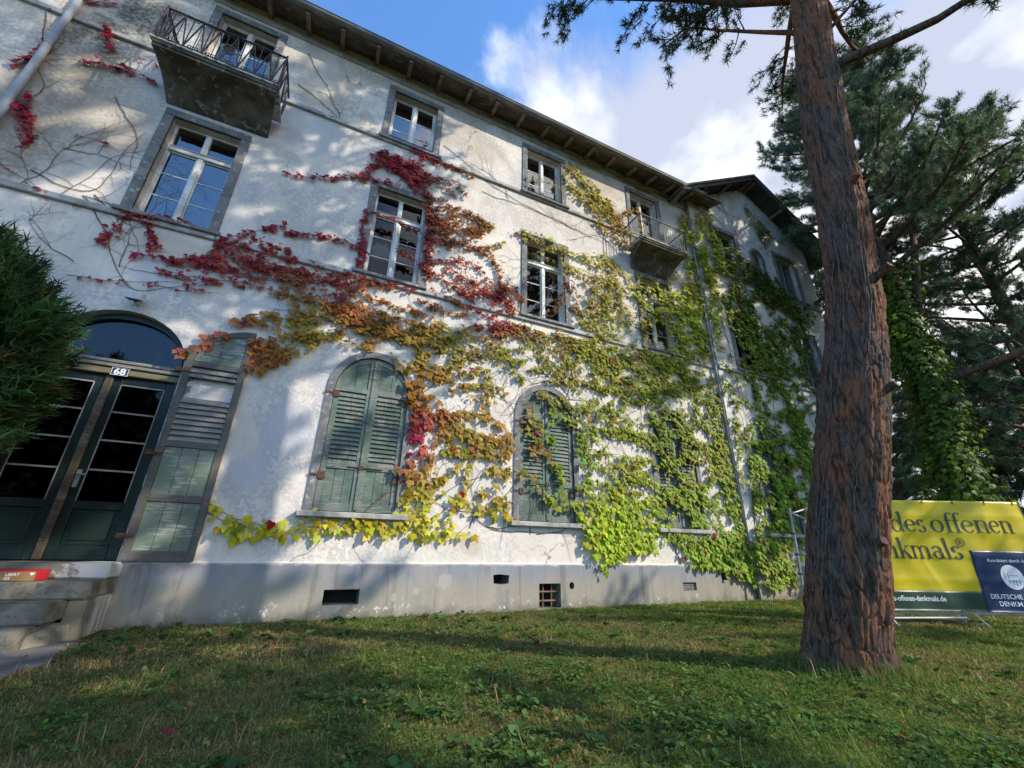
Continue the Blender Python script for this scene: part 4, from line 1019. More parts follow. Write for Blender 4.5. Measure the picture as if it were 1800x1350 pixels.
def trunk_mesh(name, path, radii, nth=140, nz=520, seed=3, depth=.02, cell=.085):
    path = np.array(path, float); zz = path[:, 2]; Z = np.linspace(zz[0], zz[-1], nz)
    cx = np.interp(Z, zz, path[:, 0]); cy = np.interp(Z, zz, path[:, 1]); rr = np.interp(Z, zz, radii)
    k = np.ones(9) / 9
    for a in (cx, cy, rr): a[4:-4] = np.convolve(a, k, 'valid')
    th = np.linspace(0, 2 * math.pi, nth, endpoint=False); T, ZZ = np.meshgrid(th, Z); R_ = np.repeat(rr[:, None], nth, 1)
    q = np.stack([np.cos(T).ravel() * .3, np.sin(T).ravel() * .3, ZZ.ravel()], 1)
    # bark plates: elongated cells, distance to the second nearest minus the nearest
    ncol = int(2 * math.pi * .29 / cell); U_ = (T.ravel() / (2 * math.pi) * ncol); Wz = ZZ.ravel() / (cell * 4.4)
    wz = fbm(q * 5, seed, 3); U_ = U_ + (wz - .45) * 1.2; Wz = Wz + (fbm(q * 4 + 9, seed + 5, 3) - .45) * .9
    iu, iw = np.floor(U_).astype(int), np.floor(Wz).astype(int); f1 = np.full(len(U_), 9.); f2 = f1.copy()
    for du in (-1, 0, 1):
        for dw in (-1, 0, 1):
            a, b = iu + du, iw + dw; am = np.mod(a, ncol)
            hx = _h(am, b, 0 * b, seed); hy = _h(am, b, 0 * b + 7, seed + 2)
            d = np.hypot(U_ - a - hx, (Wz - b - hy))
            m_ = d < f1; f2 = np.where(m_, f1, np.minimum(f2, d)); f1 = np.where(m_, d, f1)
    e = np.clip((f2 - f1) / .22, 0, 1); plate = e * e * (3 - 2 * e); rdg = 1 - np.abs(2 * fbm(np.stack([np.cos(T).ravel() * 5.5, np.sin(T).ravel() * 5.5, ZZ.ravel() * .9], 1), seed + 20, 4) - .94) * 2.2; plate = plate * .55 + np.clip(1 - rdg, 0, 1) * .75
    sc = np.interp(ZZ.ravel(), [0, 3, 6, 9], [1.25, 1.0, .6, .35])
    disp = plate * depth * sc + (fbm(q * np.array([34, 34, 16]), seed + 9, 3) - .45) * .020 + (fbm(q * np.array([3.1, 3.1, 1.6]), seed + 4, 3) - .45) * .07
    ang = T.ravel(); flare = np.exp(-ZZ.ravel() / .22) * (.012 + .03 * np.sin(ang * 5 + 1.0) + .012 * np.sin(ang * 3))
    rad_ = R_.ravel() - depth * .6 + disp + flare
    V_ = np.stack([np.repeat(cx[:, None], nth, 1).ravel() + np.cos(ang) * rad_, np.repeat(cy[:, None], nth, 1).ravel() + np.sin(ang) * rad_, ZZ.ravel()], 1)
    i = np.arange(nth * nz).reshape(nz, nth); j = np.roll(i, -1, 1)
    F_ = np.stack([i[:-1].ravel(), j[:-1].ravel(), j[1:].ravel(), i[1:].ravel()], 1)
    return V_, F_, (cx, cy, rr, Z)

def finish_tree(root, P_, D_, bm_, bark, base, n=14, ln_=.085, w=.004, seed=1, var=.35, spread=.9, name='crown', mat=None):
    V_, F_, C_ = tuft_arrays(np.array(P_), np.array(D_), n, ln_, w, spread, base, var, seed)
    link(name, np_mesh(name, V_, F_, mat or M_NEEDLE, C_), root)
    if bm_ is not None and bm_.v: bm_.build('branches', bark, root, smooth=True)

# the big pine in front
TP = [(4.48, 2.69, -.12), (4.486, 2.673, 0), (4.506, 2.639, .2), (4.543, 2.576, .5), (4.604, 2.473, 1), (4.667, 2.367, 1.5), (4.736, 2.249, 2), (4.803, 2.135, 2.5), (4.873, 2.017, 3), (4.924, 1.93, 3.5), (4.962, 1.866, 4), (4.994, 1.81, 4.5), (5.022, 1.764, 5), (5.067, 1.688, 6), (5.132, 1.577, 7), (5.206, 1.45, 8), (5.27, 1.33, 9.5), (5.30, 1.27, 11.5), (5.28, 1.28, 13.5), (5.25, 1.3, 15.5)]
TR = [.35, .335, .318, .312, .30, .292, .284, .276, .258, .244, .236, .236, .236, .238, .232, .222, .19, .15, .10, .03]
PINE = thing('pine_tree', 'tall red-barked pine standing on the lawn in front of the villa', 'tree', (4.49, 2.67, 0))
V_, F_, TRK = trunk_mesh('trunk', TP[:17], TR[:17], 230, 900, 3, .027, .050)
link('trunk', np_mesh('trunk', V_, F_, M_BARK, smooth=True), PINE)
bm_ = MB(); bm_.tube(TP[16:], TR[16:], 10)
gr = random.Random(11); P_, D_ = [], []
def add_limb(pts, r0, tw=12, twl=.75, tf=11, start=.3, droop=-.1):
    n = len(pts); bm_.tube(pts, [r0 * (1 - .8 * i / (n - 1)) for i in range(n)], 7)
    a, b = limb_foliage([np.array(p) for p in pts], gr, tw, twl, tf, start, droop, bm_); P_.extend(a); D_.extend(b)
add_limb([(5.12, 1.58, 6.80), (5.27, 1.32, 6.91), (5.49, .97, 6.88), (5.72, .58, 6.86), (5.92, .2, 6.95), (6.3, -.5, 7.2), (6.8, -1.3, 7.6)], .075, 12, .7, 10, .55)
add_limb([(5.22, 1.45, 8.5), (4.7, 2.0, 8.95), (4.0, 2.45, 9.30), (3.2, 3.0, 9.65), (2.4, 3.5, 9.9)], .07, 26, .95, 14, .3, -.28)
add_limb([(5.22, 1.45, 8.9), (4.6, 1.2, 9.3), (3.9, 1.2, 9.8), (3.1, 1.4, 10.2)], .06, 12, .8, 11, .3, -.15)
add_limb([(5.2, 1.5, 7.75), (4.95, 1.9, 8.25), (4.6, 2.3, 8.7), (4.1, 2.7, 9.1)], .04, 10, .6, 10, .45, -.2)
add_limb([(5.15, 1.5, 7.4), (5.32, 1.2, 7.7), (5.6, .85, 8.1), (6.0, .4, 8.6)], .03, 10, .6, 10, .4, -.15)
for i in range(36):
    z = 8.6 + 6.4 * i / 35; t = (z - 8.6) / 6.4
    a = i * 2.4 + gr.uniform(-.4, .4); L_ = 3.3 * (1 - t * .62) * gr.uniform(.75, 1.15)
    c = np.array([5.25, 1.35, z]); pts = curve(c, (math.cos(a), math.sin(a), .22 + .3 * t), L_, .2, .13, 6, gr)
    add_limb(pts, .06 * (1 - .6 * t), 14, .95, 13, .25, -.08)
finish_tree(PINE, P_, D_, bm_, M_BARK, (.040, .070, .034), 18, .12, .0065, 5, .35)
# dead branch stubs and thin creeper stems on the trunk
st = MB()
cxs, cys, rrs, Zs = TRK
def on_trunk(z, ang, off=.012):
    i = int(np.clip(np.searchsorted(Zs, z), 0, len(Zs) - 1)); r = rrs[i] + off
    return (cxs[i] + math.cos(ang) * r, cys[i] + math.sin(ang) * r, z)
camang = math.atan2(-2.65, -4.5)
for a0, z0, z1, w in ((-.9, .2, 5.5, .5), (-.6, .6, 6.2, .35), (-.75, .1, 4.6, .2), (.1, 1.2, 3.9, .6), (.35, 3.0, 7.8, .5), (-.2, 3.2, 5.0, .7), (-1.1, .4, 3.6, .3)):
    pts = []; a = camang + a0; n = 40
    for i in range(n):
        z = z0 + (z1 - z0) * i / (n - 1); a += gr.gauss(0, .035) + w * .02
        pts.append(on_trunk(z, a, .004 + .008 * gr.random()))
    st.tube(pts, .0065, 5, False)
st.build('creeper_stem', M_STEM, PINE)
for z, da, l in ((3.62, .9, .12), (2.42, 1.15, .06), (4.85, .55, .05), (1.02, .75, .05)):
    p = np.array(on_trunk(z, camang + da, -.06)); d = np.array([math.cos(camang + da), math.sin(camang + da), .35])
    MB().tube([p, p + d * (.09 + l)], [.05, .036], 9).build('branch_stub', M_BARK, PINE)

def pine(name, label, base, H, R0, zlo, rad_, nl, col, lean=(0, 0), seed=1, tw=11, tf=10, n=12, nl_len=.11, w=.005, droop=-.08, cat='tree', group=None, twl=.9, mat_bark=M_BARK2, updir=.2, taper=.62, skip=None):
    g = random.Random(seed); root = thing(name, label, cat, (base[0], base[1], 0), group)
    bm = MB(); m = 10; path = [np.array([base[0] + lean[0] * (i / m) + g.gauss(0, .05), base[1] + lean[1] * (i / m) + g.gauss(0, .05), H * i / m - .05]) for i in range(m + 1)]
    MB().tube(path, [R0 * (1 - .85 * i / m) + (.06 if i == 0 else 0) for i in range(m + 1)], 12).build('trunk', mat_bark, root, smooth=True)
    P_, D_ = [], []
    for i in range(nl):
        t = (i + g.random()) / nl; z = zlo + (H - zlo) * t * .97
        c, _ = interp_pts(path, z / H); a = i * 2.399 + g.uniform(-.5, .5)
        L_ = rad_ * (1 - taper * t ** 1.3) * g.uniform(.6, 1.15)
        pts = curve(c, (math.cos(a), math.sin(a), updir + .35 * t), L_, .22, .13, 6, g)
        if skip and skip(pts[-1], pts[3]): continue
        r0 = max(.02, R0 * .3 * (1 - .6 * t)); bm.tube(pts, [r0 * (1 - .8 * k / 6) for k in range(7)], 6)
        a_, b_ = limb_foliage(pts, g, tw, twl, tf, .22, droop, bm, .4); P_ += a_; D_ += b_
    finish_tree(root, P_, D_, bm, mat_bark, col, n, nl_len, w, seed, .4)
    return root, path
# pines to the right of the wing
P2, p2path = pine('pine_tree', 'ivy-clad pine behind the yellow banner, with forked reddish limbs', (13.7, 4.6), 15.8, .30, 8.2, 4.0, 66, (.135, .190, .125), (-.2, -.4), 21, 17, 14, 20, .15, .0065, skip=lambda e, m: e[0] < 13.2 and e[1] > 4.0 and m[2] < 13.0)
bm2 = MB()
for pp, r in (([(13.35, 5.1, 5.0), (13.75, 4.3, 5.25), (14.2, 3.5, 5.5), (14.9, 2.4, 6.0)], .12), ([(13.4, 5.2, 5.3), (13.05, 5.6, 4.75), (12.75, 5.9, 4.35), (12.4, 6.2, 4.15)], .05), ([(13.3, 5.0, 7.2), (12.9, 4.9, 8.6), (12.3, 4.9, 9.8), (11.9, 4.9, 10.6)], .11), ([(13.3, 5.0, 6.4), (13.7, 4.7, 8.2), (13.9, 4.5, 9.5)], .12)):
    pp = [(a + .3, b - .75, c_) for a, b, c_ in pp]; bm2.tube(pp, [r, r * .8, r * .62, r * .4], 8)
bm2.build('limb', M_BARK2, P2, smooth=True)
pine('pine_tree', 'dark pine at the frame edge, right of the ivy-clad pine', (17.3, 3.4), 14.5, .26, 3.0, 3.9, 72, (.105, .155, .105), (0, 0), 31, 15, 12, 19, .17, .008)
pine('pine_tree', 'broad pine with low boughs showing behind the ivy-clad trunk', (18.6, 8.2), 13.0, .26, 1.6, 4.4, 74, (.09, .145, .095), (0, 0), 37, 15, 12, 18, .18, .009)
pine('spruce_tree', 'bluish dark spruce far behind the banner', (25.5, 9.0), 15.0, .25, 1.0, 3.9, 46, (.06, .12, .11), (0, 0), 41, 13, 13, 14, .24, .014, -.35, updir=-.15, taper=.9)
pine('spruce_tree', 'distant spruce at the edge of the photo behind the banner corner', (26.0, 3.2), 13.0, .25, .8, 3.6, 40, (.06, .115, .09), (0, 0), 43, 13, 13, 14, .24, .014, -.35, updir=-.15, taper=.9)
pine('spruce_tree', 'dense low spruce filling the gap behind the ivy-clad trunk', (22.0, 6.2), 9.5, .22, .5, 3.6, 50, (.06, .105, .075), (0, 0), 45, 13, 13, 14, .24, .013, -.3, updir=-.1, taper=.85)
# trees behind the photographer that shade lawn and facade
pine('pine_tree', 'pine behind the photographer, shading the right of the lawn', (14.6, -2.6), 8.2, .22, 3.6, 2.4, 13, (.04, .07, .036), (0, 0), 51, 10, 9, 9, .16, .012)
pine('pine_tree', 'pine behind the photographer, shading the foreground lawn', (7.3, -4.2), 7.6, .22, 2.6, 2.4, 11, (.04, .07, .036), (0, 0), 53, 10, 9, 9, .16, .014)
pine('pine_tree', 'tall pine behind the photographer, shading the left of the facade', (8.6, -5.2), 22.5, .36, 8.0, 5.0, 84, (.04, .07, .036), (0, 0), 57, 13, 11, 11, .18, .016, taper=.45)

# conifer shrub beside the entrance
def thuja():
    g = np.random.default_rng(5); root = thing('conifer_shrub', 'dense dark green conifer shrub hiding the left half of the door', 'shrub', (-3.75, 4.95, 0))
    c = np.array([-3.68, 4.95, 2.38]); rx = np.array([1.30, 1.15, 1.56])
    N = 15000; d = g.normal(0, 1, (N, 3)); d /= np.linalg.norm(d, axis=1)[:, None]
    lump = .40 + 1.02 * fbm(d * 4.2 + 4, 8, 4)
    r = (g.uniform(.35, 1, N) ** .33) * lump
    P_ = c + d * rx * r[:, None]
    D_ = d * .8 + np.array([0, 0, .55]) + g.normal(0, .25, (N, 3)); D_ /= np.linalg.norm(D_, axis=1)[:, None]
    V_, F_, C_ = tuft_arrays(P_, D_, 14, .115, .008, .6, (.052, .105, .034), .5, 9, .08)
    C_ = C_ * np.repeat(.55 + 1.1 * fbm(P_ * 3.0, 71, 3), 42)[:, None]
    brown = vnoise(P_ * 2.2, 77) > .80
    C_[np.repeat(brown, 42)] = C_[np.repeat(brown, 42)] * np.array([2.6, .95, .9])
    link('crown', np_mesh('crown', V_, F_, M_NEEDLE, C_), root)
    b = MB(); b.tube([(-3.75, 4.95, -.05), (-3.7, 4.95, 1.2), (-3.62, 4.95, 3.2)], [.10, .08, .03], 8).build('trunk', M_BARK2, root)
    b = MB(); gg = random.Random(3)
    for i in range(40):
        a = gg.uniform(0, 6.28); z = gg.uniform(1.2, 3.0); b.tube(curve((-3.66, 4.95, z), (math.cos(a), math.sin(a), .7), .9, .3, .1, 4, gg), [.018, .014, .01, .007, .004], 5, False)
    b.build('branches', M_BARK2, root)
thuja()

# ------------------------------------------------------------------ creeper on the facade
LEAF2 = np.array([(0, .36), (0, 0), (.24, -.10), (.44, .06), (.55, .44), (.29, .47), (.22, .70), (0, 1.02), (-.22, .70), (-.29, .47), (-.55, .44), (-.44, .06), (-.24, -.10)])
LEAFZ = np.array([.05, .0, .02, .0, -.10, .03, .0, -.12, .0, .03, -.10, .0, .02])
LEAFF = np.array([(0, i, i % 12 + 1) for i in range(1, 13)])
CC = [  # creeper colours seen around points of the facade (photo position, colour)
 ((50, 200), (0.384, 0.023, 0.062)), ((190, 110), (0.358, 0.023, 0.062)), ((260, 400), (0.320, 0.026, 0.055)), ((330, 470), (0.320, 0.033, 0.052)), ((450, 420), (0.320, 0.035, 0.052)),
 ((560, 310), (0.345, 0.028, 0.055)), ((700, 285), (0.345, 0.033, 0.062)), ((560, 425), (0.332, 0.026, 0.055)), ((600, 500), (0.307, 0.042, 0.052)), ((640, 430), (0.345, 0.028, 0.055)),
 ((750, 430), (0.204, 0.035, 0.044)), ((720, 500), (0.307, 0.035, 0.048)), ((830, 470), (0.332, 0.049, 0.052)), ((860, 550), (0.345, 0.033, 0.055)), ((985, 510), (0.172, 0.054, 0.038)), ((730, 760), (0.345, 0.028, 0.055)),
 ((640, 535), (0.329, 0.138, 0.039)), ((810, 395), (0.281, 0.106, 0.033)), ((690, 560), (0.329, 0.175, 0.039)), ((470, 605), (0.366, 0.125, 0.033)), ((520, 585), (0.342, 0.225, 0.033)), ((740, 690), (0.317, 0.150, 0.033)), ((910, 740), (0.370, 0.208, 0.053)), ((950, 790), (0.268, 0.150, 0.033)), ((345, 615), (0.343, 0.120, 0.053)),
 ((560, 580), (0.329, 0.263, 0.039)), ((800, 600), (0.268, 0.250, 0.039)), ((720, 610), (0.305, 0.237, 0.039)), ((900, 420), (0.366, 0.312, 0.055)), ((1010, 450), (0.439, 0.413, 0.066)), ((1060, 330), (0.439, 0.400, 0.066)), ((1140, 480), (0.415, 0.413, 0.066)), ((1060, 590), (0.293, 0.312, 0.044)), ((900, 640), (0.244, 0.275, 0.039)),
 ((430, 920), (0.488, 0.450, 0.033)), ((600, 915), (0.439, 0.400, 0.039)), ((780, 920), (0.464, 0.450, 0.039)), ((800, 800), (0.317, 0.275, 0.039)), ((960, 760), (0.146, 0.250, 0.033)), ((1000, 800), (0.159, 0.275, 0.033)), ((1100, 800), (0.293, 0.338, 0.039)), ((1080, 930), (0.366, 0.475, 0.033)), ((1220, 430), (0.439, 0.500, 0.039)), ((1230, 560), (0.403, 0.463, 0.050)),
 ((1180, 760), (0.183, 0.250, 0.033)), ((1300, 940), (0.232, 0.338, 0.033)), ((1340, 500), (0.073, 0.150, 0.024)), ((1400, 620), (0.122, 0.200, 0.028)), ((1400, 800), (0.183, 0.275, 0.033)), ((1250, 980), (0.244, 0.362, 0.033)), ((1350, 830), (0.207, 0.312, 0.033)), ((1300, 650), (0.183, 0.250, 0.033)), ((1110, 380), (0.415, 0.250, 0.044)), ((1250, 800), (0.268, 0.312, 0.039))]
CCP = np.array([c[0] for c in CC], float); CCC = np.array([c[1] for c in CC])
def creeper_color(px):
    d2 = ((px[:, None, :] - CCP[None]) ** 2).sum(2) + 300.
    w = 1 / d2 ** 1.7; w /= w.sum(1)[:, None]; c = w @ CCC
    n = len(px)
    c = c * (1 + .22 * rng.normal(0, 1, (n, 1))).clip(.45, 1.7) * (1 + .10 * rng.normal(0, 1, (n, 3)))
    odd = rng.random(n)
    c[odd < .012] = np.array([.30, .03, .03]); mid = (odd > .012) & (odd < .09); c[mid] = c[mid] * .5 + np.array([.26, .12, .03]) * .5
    return c.clip(.008, .7)
def surf_y(X): return np.where(np.asarray(X) > XW - .02, WY, FY)
def fxz(x, y):
    P_ = at_y(x, y, FY); 
    if P_[0] > XW: P_ = at_y(x, y, WY)
    return np.array([P_[0], P_[2]])
LV = dict(pos=[], ang=[], size=[], out=[]); STEMS = MB()
def smooth_poly(pts, step=.04):
    pts = np.array(pts, float)
    if len(pts) > 2:
        for _ in range(2):
            q = [pts[0]]
            for a, b in zip(pts[:-1], pts[1:]): q += [a * .75 + b * .25, a * .25 + b * .75]
            q.append(pts[-1]); pts = np.array(q)
    seg = np.linalg.norm(np.diff(pts, axis=0), axis=1); s = np.concatenate([[0], np.cumsum(seg)]); n = max(3, int(s[-1] / step))
    t = np.linspace(0, s[-1], n); return np.stack([np.interp(t, s, pts[:, i]) for i in range(2)], 1)
def put_leaf(x, z, size, out=None, hang=None):
    LV['pos'].append((x, z)); LV['size'].append(size); LV['out'].append(rng.uniform(.02, .075) if out is None else out); LV['ang'].append(rng.normal(0, .5) if hang is None else hang)
def strand(P_, dens=1.0, size=.085, wid=.035, r=.0045, stem=True, bare=0, out0=.0):
    S = smooth_poly(P_, .05); S = S + np.stack([fbm(np.stack([S[:, 0] * 3, S[:, 1] * 3, 0 * S[:, 0] + k], 1), 5 + k, 3) - .45 for k in (0, 1)], 1) * .14
    if stem and len(S) > 2:
        yy = surf_y(S[:, 0]) - .014 - out0; n = len(S)
        idx = list(range(0, n, 2)) + ([n - 1] if (n - 1) % 2 else [])
        STEMS.tube([(S[i, 0], yy[i], S[i, 1]) for i in idx], [r * (1 - .6 * i / n) for i in idx], 4, False)
    if bare: return
    for i in range(len(S)):
        for k in range(rng.poisson(dens * 1.8)):
            put_leaf(S[i, 0] + rng.normal(0, wid), S[i, 1] + rng.normal(-.015, wid), size * rng.uniform(.35, 1.3), out0 + rng.uniform(.02, .08))
def ps(pts, **k): strand([fxz(*p) for p in pts], **k)
RED = dict(size=.08, wid=.034)
for pts in ([(45, 255), (38, 215), (42, 180)], [(55, 250), (52, 215), (58, 180), (62, 165)], [(45, 112), (65, 100), (85, 72)], [(40, 118), (60, 105)], [(155, 108), (190, 118), (230, 128), (274, 145)], [(195, 95), (196, 60), (190, 45)], [(155, 5), (200, 8)],
            [(225, 375), (260, 378), (300, 388), (345, 400)], [(230, 380), (265, 380), (310, 392)], [(265, 380), (262, 410), (275, 437)], [(228, 380), (200, 398), (180, 430)], [(240, 445), (300, 455), (360, 465), (420, 475), (480, 470), (540, 480)],
            [(280, 470), (330, 485), (380, 490), (440, 500), (520, 520), (590, 540)], [(300, 455), (350, 450), (400, 455), (450, 465), (520, 475), (580, 490), (640, 520)], [(375, 442), (400, 415), (430, 410), (470, 425), (512, 440)],
            [(430, 410), (470, 402), (505, 388)], [(400, 420), (430, 435), (470, 445), (520, 455)], [(385, 430), (430, 425), (480, 440)], [(510, 408), (550, 412), (590, 418), (620, 430), (642, 447)], [(512, 308), (545, 312), (590, 315), (640, 303), (662, 288)],
            [(655, 272), (690, 268), (720, 285), (760, 312)], [(660, 278), (700, 300), (730, 330), (752, 350)], [(690, 270), (722, 300), (748, 342)], [(735, 295), (742, 270), (750, 250)], [(705, 325), (660, 316), (628, 310)], [(745, 310), (782, 330), (802, 350)],
            [(760, 312), (800, 322), (818, 348)], [(680, 285), (715, 315), (740, 345)], [(650, 290), (690, 290), (730, 312)], [(720, 262), (770, 285), (830, 308)], [(640, 380), (637, 430), (630, 475)], [(590, 480), (620, 490), (660, 500), (700, 508), (742, 505)], [(600, 478), (650, 492), (700, 500)],
            [(755, 460), (800, 455), (840, 465), (852, 492)], [(780, 470), (820, 490), (870, 520), (912, 547)], [(840, 440), (870, 460), (882, 500), (868, 532)], [(810, 430), (850, 440), (885, 428)], [(760, 510), (820, 540), (870, 560), (900, 575)],
            [(740, 530), (780, 550), (832, 557)], [(870, 520), (900, 500), (917, 532)], [(545, 520), (600, 535), (650, 540), (692, 557)], [(500, 498), (515, 530), (542, 562)], [(660, 545), (720, 560), (770, 580)], [(640, 520), (700, 540), (760, 555)], [(700, 440), (760, 480), (800, 500), (830, 530)], [(640, 368), (690, 385), (740, 410)],
            [(755, 370), (790, 365), (830, 375), (868, 400)], [(745, 345), (780, 352), (800, 378)], [(985, 445), (992, 480), (986, 520), (976, 548)]):
    ps(pts, dens=1.45, **RED)
for pts in ([(120, 487), (180, 492), (240, 495), (300, 497), (380, 500)], [(130, 240), (160, 240), (185, 252), (212, 268)], [(0, 285), (20, 300), (90, 345), (142, 364)], [(235, 108), (258, 105), (276, 118)], [(260, 500), (320, 510), (390, 512)]): ps(pts, dens=.45, size=.055, wid=.02)
for x0, y0, x1, y1 in ((752, 350, 750, 495), (757, 355, 754, 490), (748, 360, 746, 480)): ps([(x0, y0), ((x0 + x1) / 2 + 3, (y0 + y1) / 2), (x1, y1)], dens=1.2, size=.075, wid=.03)
for pts in ([(320, 612), (345, 617), (372, 602), (412, 590)], [(345, 607), (385, 592)], [(415, 567), (450, 556), (500, 560), (562, 566)], [(480, 545), (520, 549)], [(365, 888), (400, 903), (440, 920), (480, 930), (506, 946)], [(362, 905), (395, 915), (440, 932), (470, 932)], [(535, 905), (570, 915), (612, 915), (652, 910)],
            [(525, 925), (575, 930), (640, 925), (690, 920)], [(650, 930), (700, 925), (742, 935), (790, 935), (828, 940)], [(690, 825), (720, 830), (748, 842)], [(690, 920), (730, 905), (780, 915)], [(738, 560), (735, 620), (740, 700), (747, 800), (750, 880), (742, 945)],
            [(690, 625), (715, 650), (727, 700), (731, 760), (725, 830), (715, 882), (700, 922)], [(790, 870), (830, 890), (872, 902)], [(840, 860), (870, 875), (897, 912)], [(700, 870), (740, 860), (780, 845)]):
    ps(pts, dens=.95, size=.115, wid=.05)
for pts in ([(905, 750), (940, 740), (960, 762), (976, 792)], [(930, 715), (950, 760), (942, 805)], [(965, 690), (972, 742)], [(985, 715), (1002, 745), (1020, 762), (1031, 800), (1031, 865)], [(960, 790), (976, 812), (986, 850), (991, 892)], [(910, 830), (932, 836), (946, 860), (972, 882)], [(925, 735), (940, 770), (935, 790)], [(945, 690), (990, 700), (1012, 730), (1022, 770)], [(1140, 730), (1165, 760), (1160, 810), (1175, 850)], [(1180, 725), (1200, 760), (1195, 810), (1215, 860)], [(1150, 850), (1185, 860), (1215, 900)]):
    ps(pts, dens=1.0, size=.105, wid=.05, out0=.01)
for pts in ([(918, 408), (950, 432), (992, 440)], [(925, 322), (950, 318), (986, 330)], [(985, 285), (1010, 310), (1042, 347), (1080, 390), (1110, 432)], [(995, 290), (1030, 315), (1070, 360), (1098, 400)], [(1010, 282), (1060, 300), (1110, 325), (1160, 345), (1200, 352)], [(990, 300), (1005, 330), (1040, 360)],
            [(1095, 375), (1115, 368), (1130, 380)], [(1120, 425), (1160, 445), (1210, 470)], [(1122, 378), (1124, 420)], [(1150, 460), (1170, 475)], [(1135, 500), (1120, 540), (1135, 590)]):
    ps(pts, dens=.9, size=.095, wid=.045, out0=.02)
# leafy areas
def poly_in(px, py, poly):
    c = False; n = len(poly); j = n - 1
    for i in range(n):
        xi, yi = poly[i]; xj, yj = poly[j]
        if (yi > py) != (yj > py) and px < (xj - xi) * (py - yi) / (yj - yi + 1e-9) + xi: c = not c
        j = i
    return c
def area(poly, dens, size, dirs, L_=(.8, 2.2), wid=.034, out0=0.0, gap=.3, gseed=0):
    size *= .88
    F = [fxz(*p) for p in poly]; A = 0
    for a, b in zip(F, F[1:] + F[:1]): A += a[0] * b[1] - b[0] * a[1]
    A = abs(A) / 2; want = A * dens * 255 * (.1 / size) ** 2; got = 0; tries = 0
    xs_ = [f[0] for f in F]; zs_ = [f[1] for f in F]
    while got < want and tries < 4000:
        tries += 1
        x, z = rng.uniform(min(xs_), max(xs_)), rng.uniform(min(zs_), max(zs_))
        if not poly_in(x, z, F): continue
        if gap and vnoise(np.array([[x * 1.9, z * 2.6, gseed]]), 31)[0] < gap - .05: continue
        d = dirs[rng.integers(len(dirs))] + rng.normal(0, .22); n = int(rng.uniform(*L_) / .16) + 1; pts = [np.array([x, z])]
        for i in range(n):
            d += rng.normal(0, .22); q = pts[-1] + .16 * np.array([math.cos(d), math.sin(d)])
            if not poly_in(q[0], q[1], F): break
            pts.append(q)
        if len(pts) < 3: continue
        b = len(LV['pos']); strand(pts, .85, size, wid, .0055, True, 0, out0 + rng.uniform(0, .035)); got += len(LV['pos']) - b
PI = math.pi
area([(440, 560), (600, 520), (760, 560), (900, 570), (1060, 600), (1230, 640), (1240, 720), (1130, 720), (1020, 690), (930, 670), (880, 700), (800, 720), (740, 660), (690, 620), (560, 610), (460, 600)], .80, .10, [PI, PI - .35, PI + .3, 0], gap=.28)
area([(440, 590), (520, 585), (600, 575), (640, 590), (560, 610), (500, 640), (460, 665), (435, 650)], .95, .095, [PI, PI + .4], gap=0)
area([(735, 660), (800, 720), (880, 700), (905, 760), (900, 890), (860, 880), (830, 930), (760, 945), (700, 930), (720, 850), (735, 760)], .58, .11, [PI, 0, -PI / 2, PI - .4], gap=.36)
area([(1010, 695), (1140, 720), (1140, 940), (1190, 960), (1100, 985), (1060, 960), (1000, 930), (1010, 880)], .70, .11, [PI, 0, PI - .3], gap=.33)
area([(1000, 880), (1080, 870), (1180, 900), (1190, 960), (1130, 965), (1090, 985), (1060, 998), (1020, 960)], 1.5, .115, [PI, -PI / 2, -PI * .7], gap=0, out0=.03)
area([(1130, 715), (1270, 690), (1300, 860), (1310, 960), (1410, 1030), (1290, 1020), (1190, 985), (1140, 940)], .80, .11, [PI, 0, PI / 2, PI - .5], gap=.3)
area([(1180, 930), (1300, 940), (1410, 960), (1412, 1035), (1330, 1030), (1270, 1000), (1200, 990)], 1.3, .12, [PI, -PI / 2, -PI * .8], gap=0, out0=.03)
area([(1305, 740), (1430, 690), (1430, 960), (1410, 1030), (1320, 1000)], 1.15, .125, [PI / 2, PI * .7, PI, -PI / 2], gap=.15, out0=.02)
area([(1190, 640), (1240, 560), (1290, 480), (1430, 560), (1440, 720), (1290, 720)], .62, .125, [PI / 2, PI * .65, PI * .8], gap=.34)
area([(1190, 380), (1240, 370), (1262, 420), (1262, 540), (1240, 640), (1180, 640), (1195, 500), (1205, 470)], 1.05, .12, [PI / 2, -PI / 2, PI], gap=.15, out0=.02)
area([(870, 375), (930, 405), (1000, 440), (1090, 440), (1120, 500), (1120, 600), (1060, 600), (1000, 560), (1000, 470), (910, 430)], .55, .095, [PI, PI - .4, -PI / 2], gap=.34)
area([(985, 280), (1010, 285), (1060, 340), (1105, 400), (1110, 440), (1070, 420), (1020, 360), (990, 330)], .7, .095, [-PI / 4, PI * .75], gap=.2)
area([(1240, 410), (1275, 430), (1300, 450), (1345, 480), (1425, 550), (1440, 585), (1340, 535), (1260, 490)], 1.3, .125, [PI * .9, -.3, PI / 2], gap=.1, out0=.05)
area([(1300, 345), (1330, 380), (1360, 420), (1345, 440), (1320, 400)], .55, .11, [-PI / 2, -PI / 4], gap=.3)
area([(750, 378), (830, 368), (872, 400), (822, 432), (752, 452)], 1.0, .08, [0, PI, PI - .4], gap=.12)
area([(655, 265), (700, 268), (760, 312), (752, 345), (715, 318), (665, 292)], .9, .075, [-PI / 4, PI * .75], gap=.1)
area([(1100, 480), (1200, 470), (1260, 520), (1290, 640), (1240, 640), (1130, 620)], .45, .105, [PI / 2, PI * .8, PI], gap=.3)
area([(1020, 560), (1130, 600), (1230, 640), (1290, 700), (1140, 720), (1040, 690)], .5, .10, [PI, PI - .3, 0], gap=.2)
